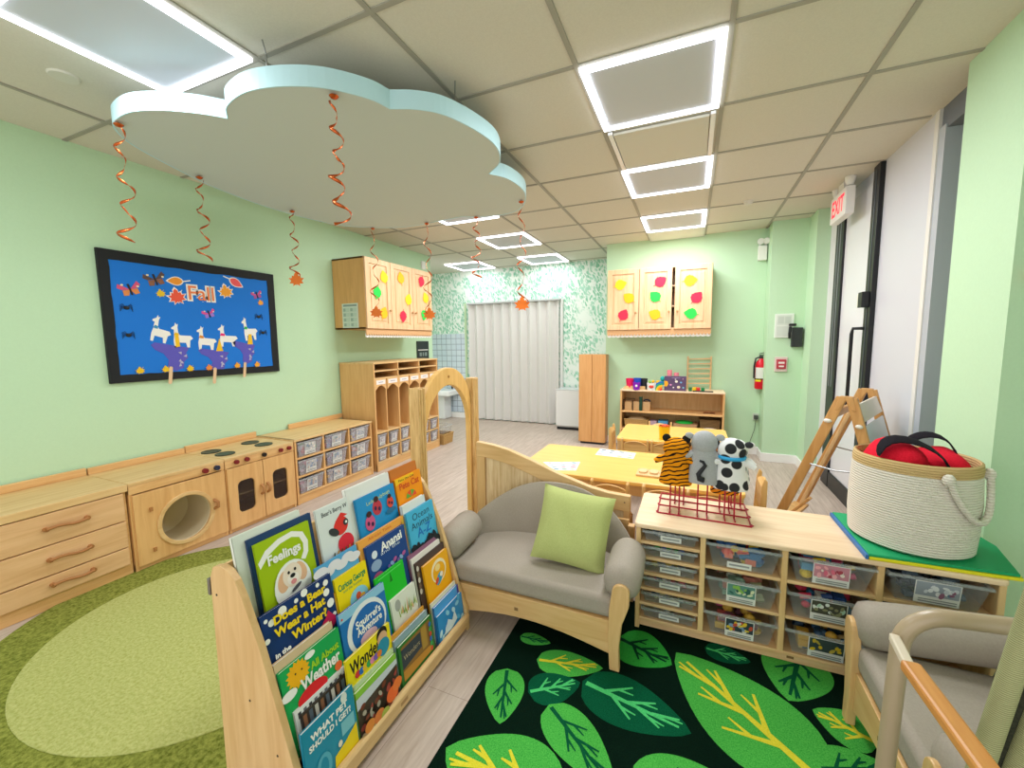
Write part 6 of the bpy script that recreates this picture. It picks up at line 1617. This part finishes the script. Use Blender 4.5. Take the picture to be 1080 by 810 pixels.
b = MB(); b.lathe([(.058, .105), (.058, .118), (.056, .118), (.056, .105)], BLACK, n=22); b.box(-.02, .02, .056, .075, .09, .30, DARK); b.build('wall_bracket', t)
t = thing('switch_panel', 'white switch panel on the green corner wall, above the fire alarm', 'switch panel', (.795, 5.13, 1.34))
b = MB(); b.box(0, .17, -.014, 0, 0, .25, M('#e3e9e1', .4)); b.build('plate', t, bevel=.004)
b = MB(); b.rect(.02, .15, .135, .235, M('#d3dbd2'), y=-.014); b.rect(.03, .08, .15, .22, M('#c6cfc6'), y=-.014); b.rect(.09, .14, .15, .22, M('#c6cfc6'), y=-.014); b.rect(.02, .15, .02, .12, M('#d3dbd2'), y=-.014); b.build('switches', t)
t = thing('wall_handset', 'black wall handset beside the white switch panel', 'handset', (.945, 5.13, 1.245))
b = MB(); b.box(0, .095, -.055, 0, 0, .20, M('#2b2f31', .4)); b.build('base_box', t, bevel=.006)
b = MB(); b.tube([(-.02, -.06, .09), (-.025, -.075, .14), (-.02, -.07, .21)], .014, BLACK, 8); b.box(-.03, .03, -.075, -.03, .215, .24, BLACK); b.build('receiver', t, bevel=.004)
t = thing('fire_alarm_pull', 'red and white fire alarm pull station on the green corner wall', 'fire alarm', (.812, 5.13, .985))
b = MB(); b.box(0, .115, -.022, 0, 0, .155, M('#dfc9c4', .4)); b.build('backbox', t, bevel=.004)
b = MB(); b.box(.014, .101, -.034, -.022, .03, .13, M('#b83a48', .4)); b.build('red_cover', t, bevel=.004)
b = MB(); b.rect(.03, .085, .085, .105, M('#f0e0dc'), y=-.034); b.box(.035, .08, -.042, -.034, .05, .065, M('#f0e0dc')); b.build('pull_handle', t)
t = thing('wall_outlet', 'grey outlet with plugged cord low on the green back wall', 'outlet', (.668, 5.40, .40))
b = MB(); b.box(0, .06, -.012, 0, 0, .085, M('#c9d3c4', .4)); b.build('plate', t, bevel=.003)
b = MB(); b.box(.008, .05, -.05, -.012, .02, .065, M('#4d524f', .4)); b.build('plug', t, bevel=.004)
b = MB(); b.tube([(.03, -.03, .02), (.02, -.03, -.10), (-.02, -.03, -.25), (-.05, -.04, -.385)], .003, M('#5a615a'), 6); b.build('cord', t, smooth=True)

# ------------------------------------------------------------------ double easel by the glass door
t = thing('art_easel', 'double-sided wooden art easel standing before the glass door', 'easel', (0.915, 3.05, 0), -0.46)
def leaning(p0, p1, wv, tv, m, name, side=Vector((0, 1, 0))):
    b = MB(); p0 = Vector(p0); p1 = Vector(p1); d = (p1 - p0).normalized(); s = side * wv / 2; u = d.cross(side).normalized() * tv / 2
    vs = [p + a * s + c * u for p in (p0, p1) for a, c in ((-1, -1), (1, -1), (1, 1), (-1, 1))]
    b.faces(vs, [(0, 1, 2, 3), (4, 7, 6, 5), (0, 4, 5, 1), (1, 5, 6, 2), (2, 6, 7, 3), (3, 7, 4, 0)], m)
    return b.build(name, t, bevel=.004)
EY = 0.27
for y in (-EY, EY):
    leaning((-.375, y, 0), (-.022, y, 1.0), .026, .05, EASELWOOD, 'leg')
    leaning((.30, y, 0), (.022, y, 1.0), .026, .05, EASELWOOD, 'leg')
    b = MB(); b.prism([(-.05, .93), (-.03, .93), (0.0, .985), (.03, .93), (.05, .93), (.03, 1.01), (-.03, 1.01)], 'y', y - .016, y + .016, EASELWOOD); b.build('hinge_block', t, bevel=.004)
    yy = y + (-.02 if y < 0 else .02)
    b = MB(); b.tube([(-.145, yy, .60), (-.03, yy, .585), (.135, yy, .60)], .005, M('#b9bcc0', .3, .7), 6); b.build('spreader_bar', t, smooth=True)
    b = MB(); b.ell((-.075, yy, .865), (.020, .010, .012), OFFWHITE, 10, 6); b.ell((.065, yy, .85), (.018, .010, .012), OFFWHITE, 10, 6); b.build('paper_clip', t, smooth=True)
    leaning((-.31, y * .86, .16), (-.075, y * .86, .85), .016, .022, wood('easel_inner_rail', '#c9a06a', '#dcb888', 'z'), 'inner_rail')
leaning((-.315, -EY, .155), (-.315, EY, .155), .09, .02, EASELWOOD, 'paint_tray', Vector((1, 0, 0)))
leaning((-.33, 0, .135), (-.20, 0, .30), .05, .018, EASELWOOD, 'tray_strut')
leaning((.262, -EY, .20), (.262, EY, .20), .07, .02, EASELWOOD, 'paint_tray', Vector((1, 0, 0)))
leaning((-.066, 0, .87), (-.048, 0, .925), .50, .016, EASELWOOD, 'top_crossbar')
leaning((.075, 0, .87), (.04, 0, .965), .50, .018, M('#dcd3c4', .5), 'white_crossbar')
leaning((.24, 0, .28), (.082, 0, .85), .50, .010, M('#c3cfcd', .15), 'white_board')
simple('wall_hook', 'small wooden hook on the green pillar at the right edge', 'hook', (1.145, 2.2, 1.545), lambda b: b.cyl((0, 0, 0), (0, -.05, .01), .016, M('#d8a070'), 12), smooth=True)
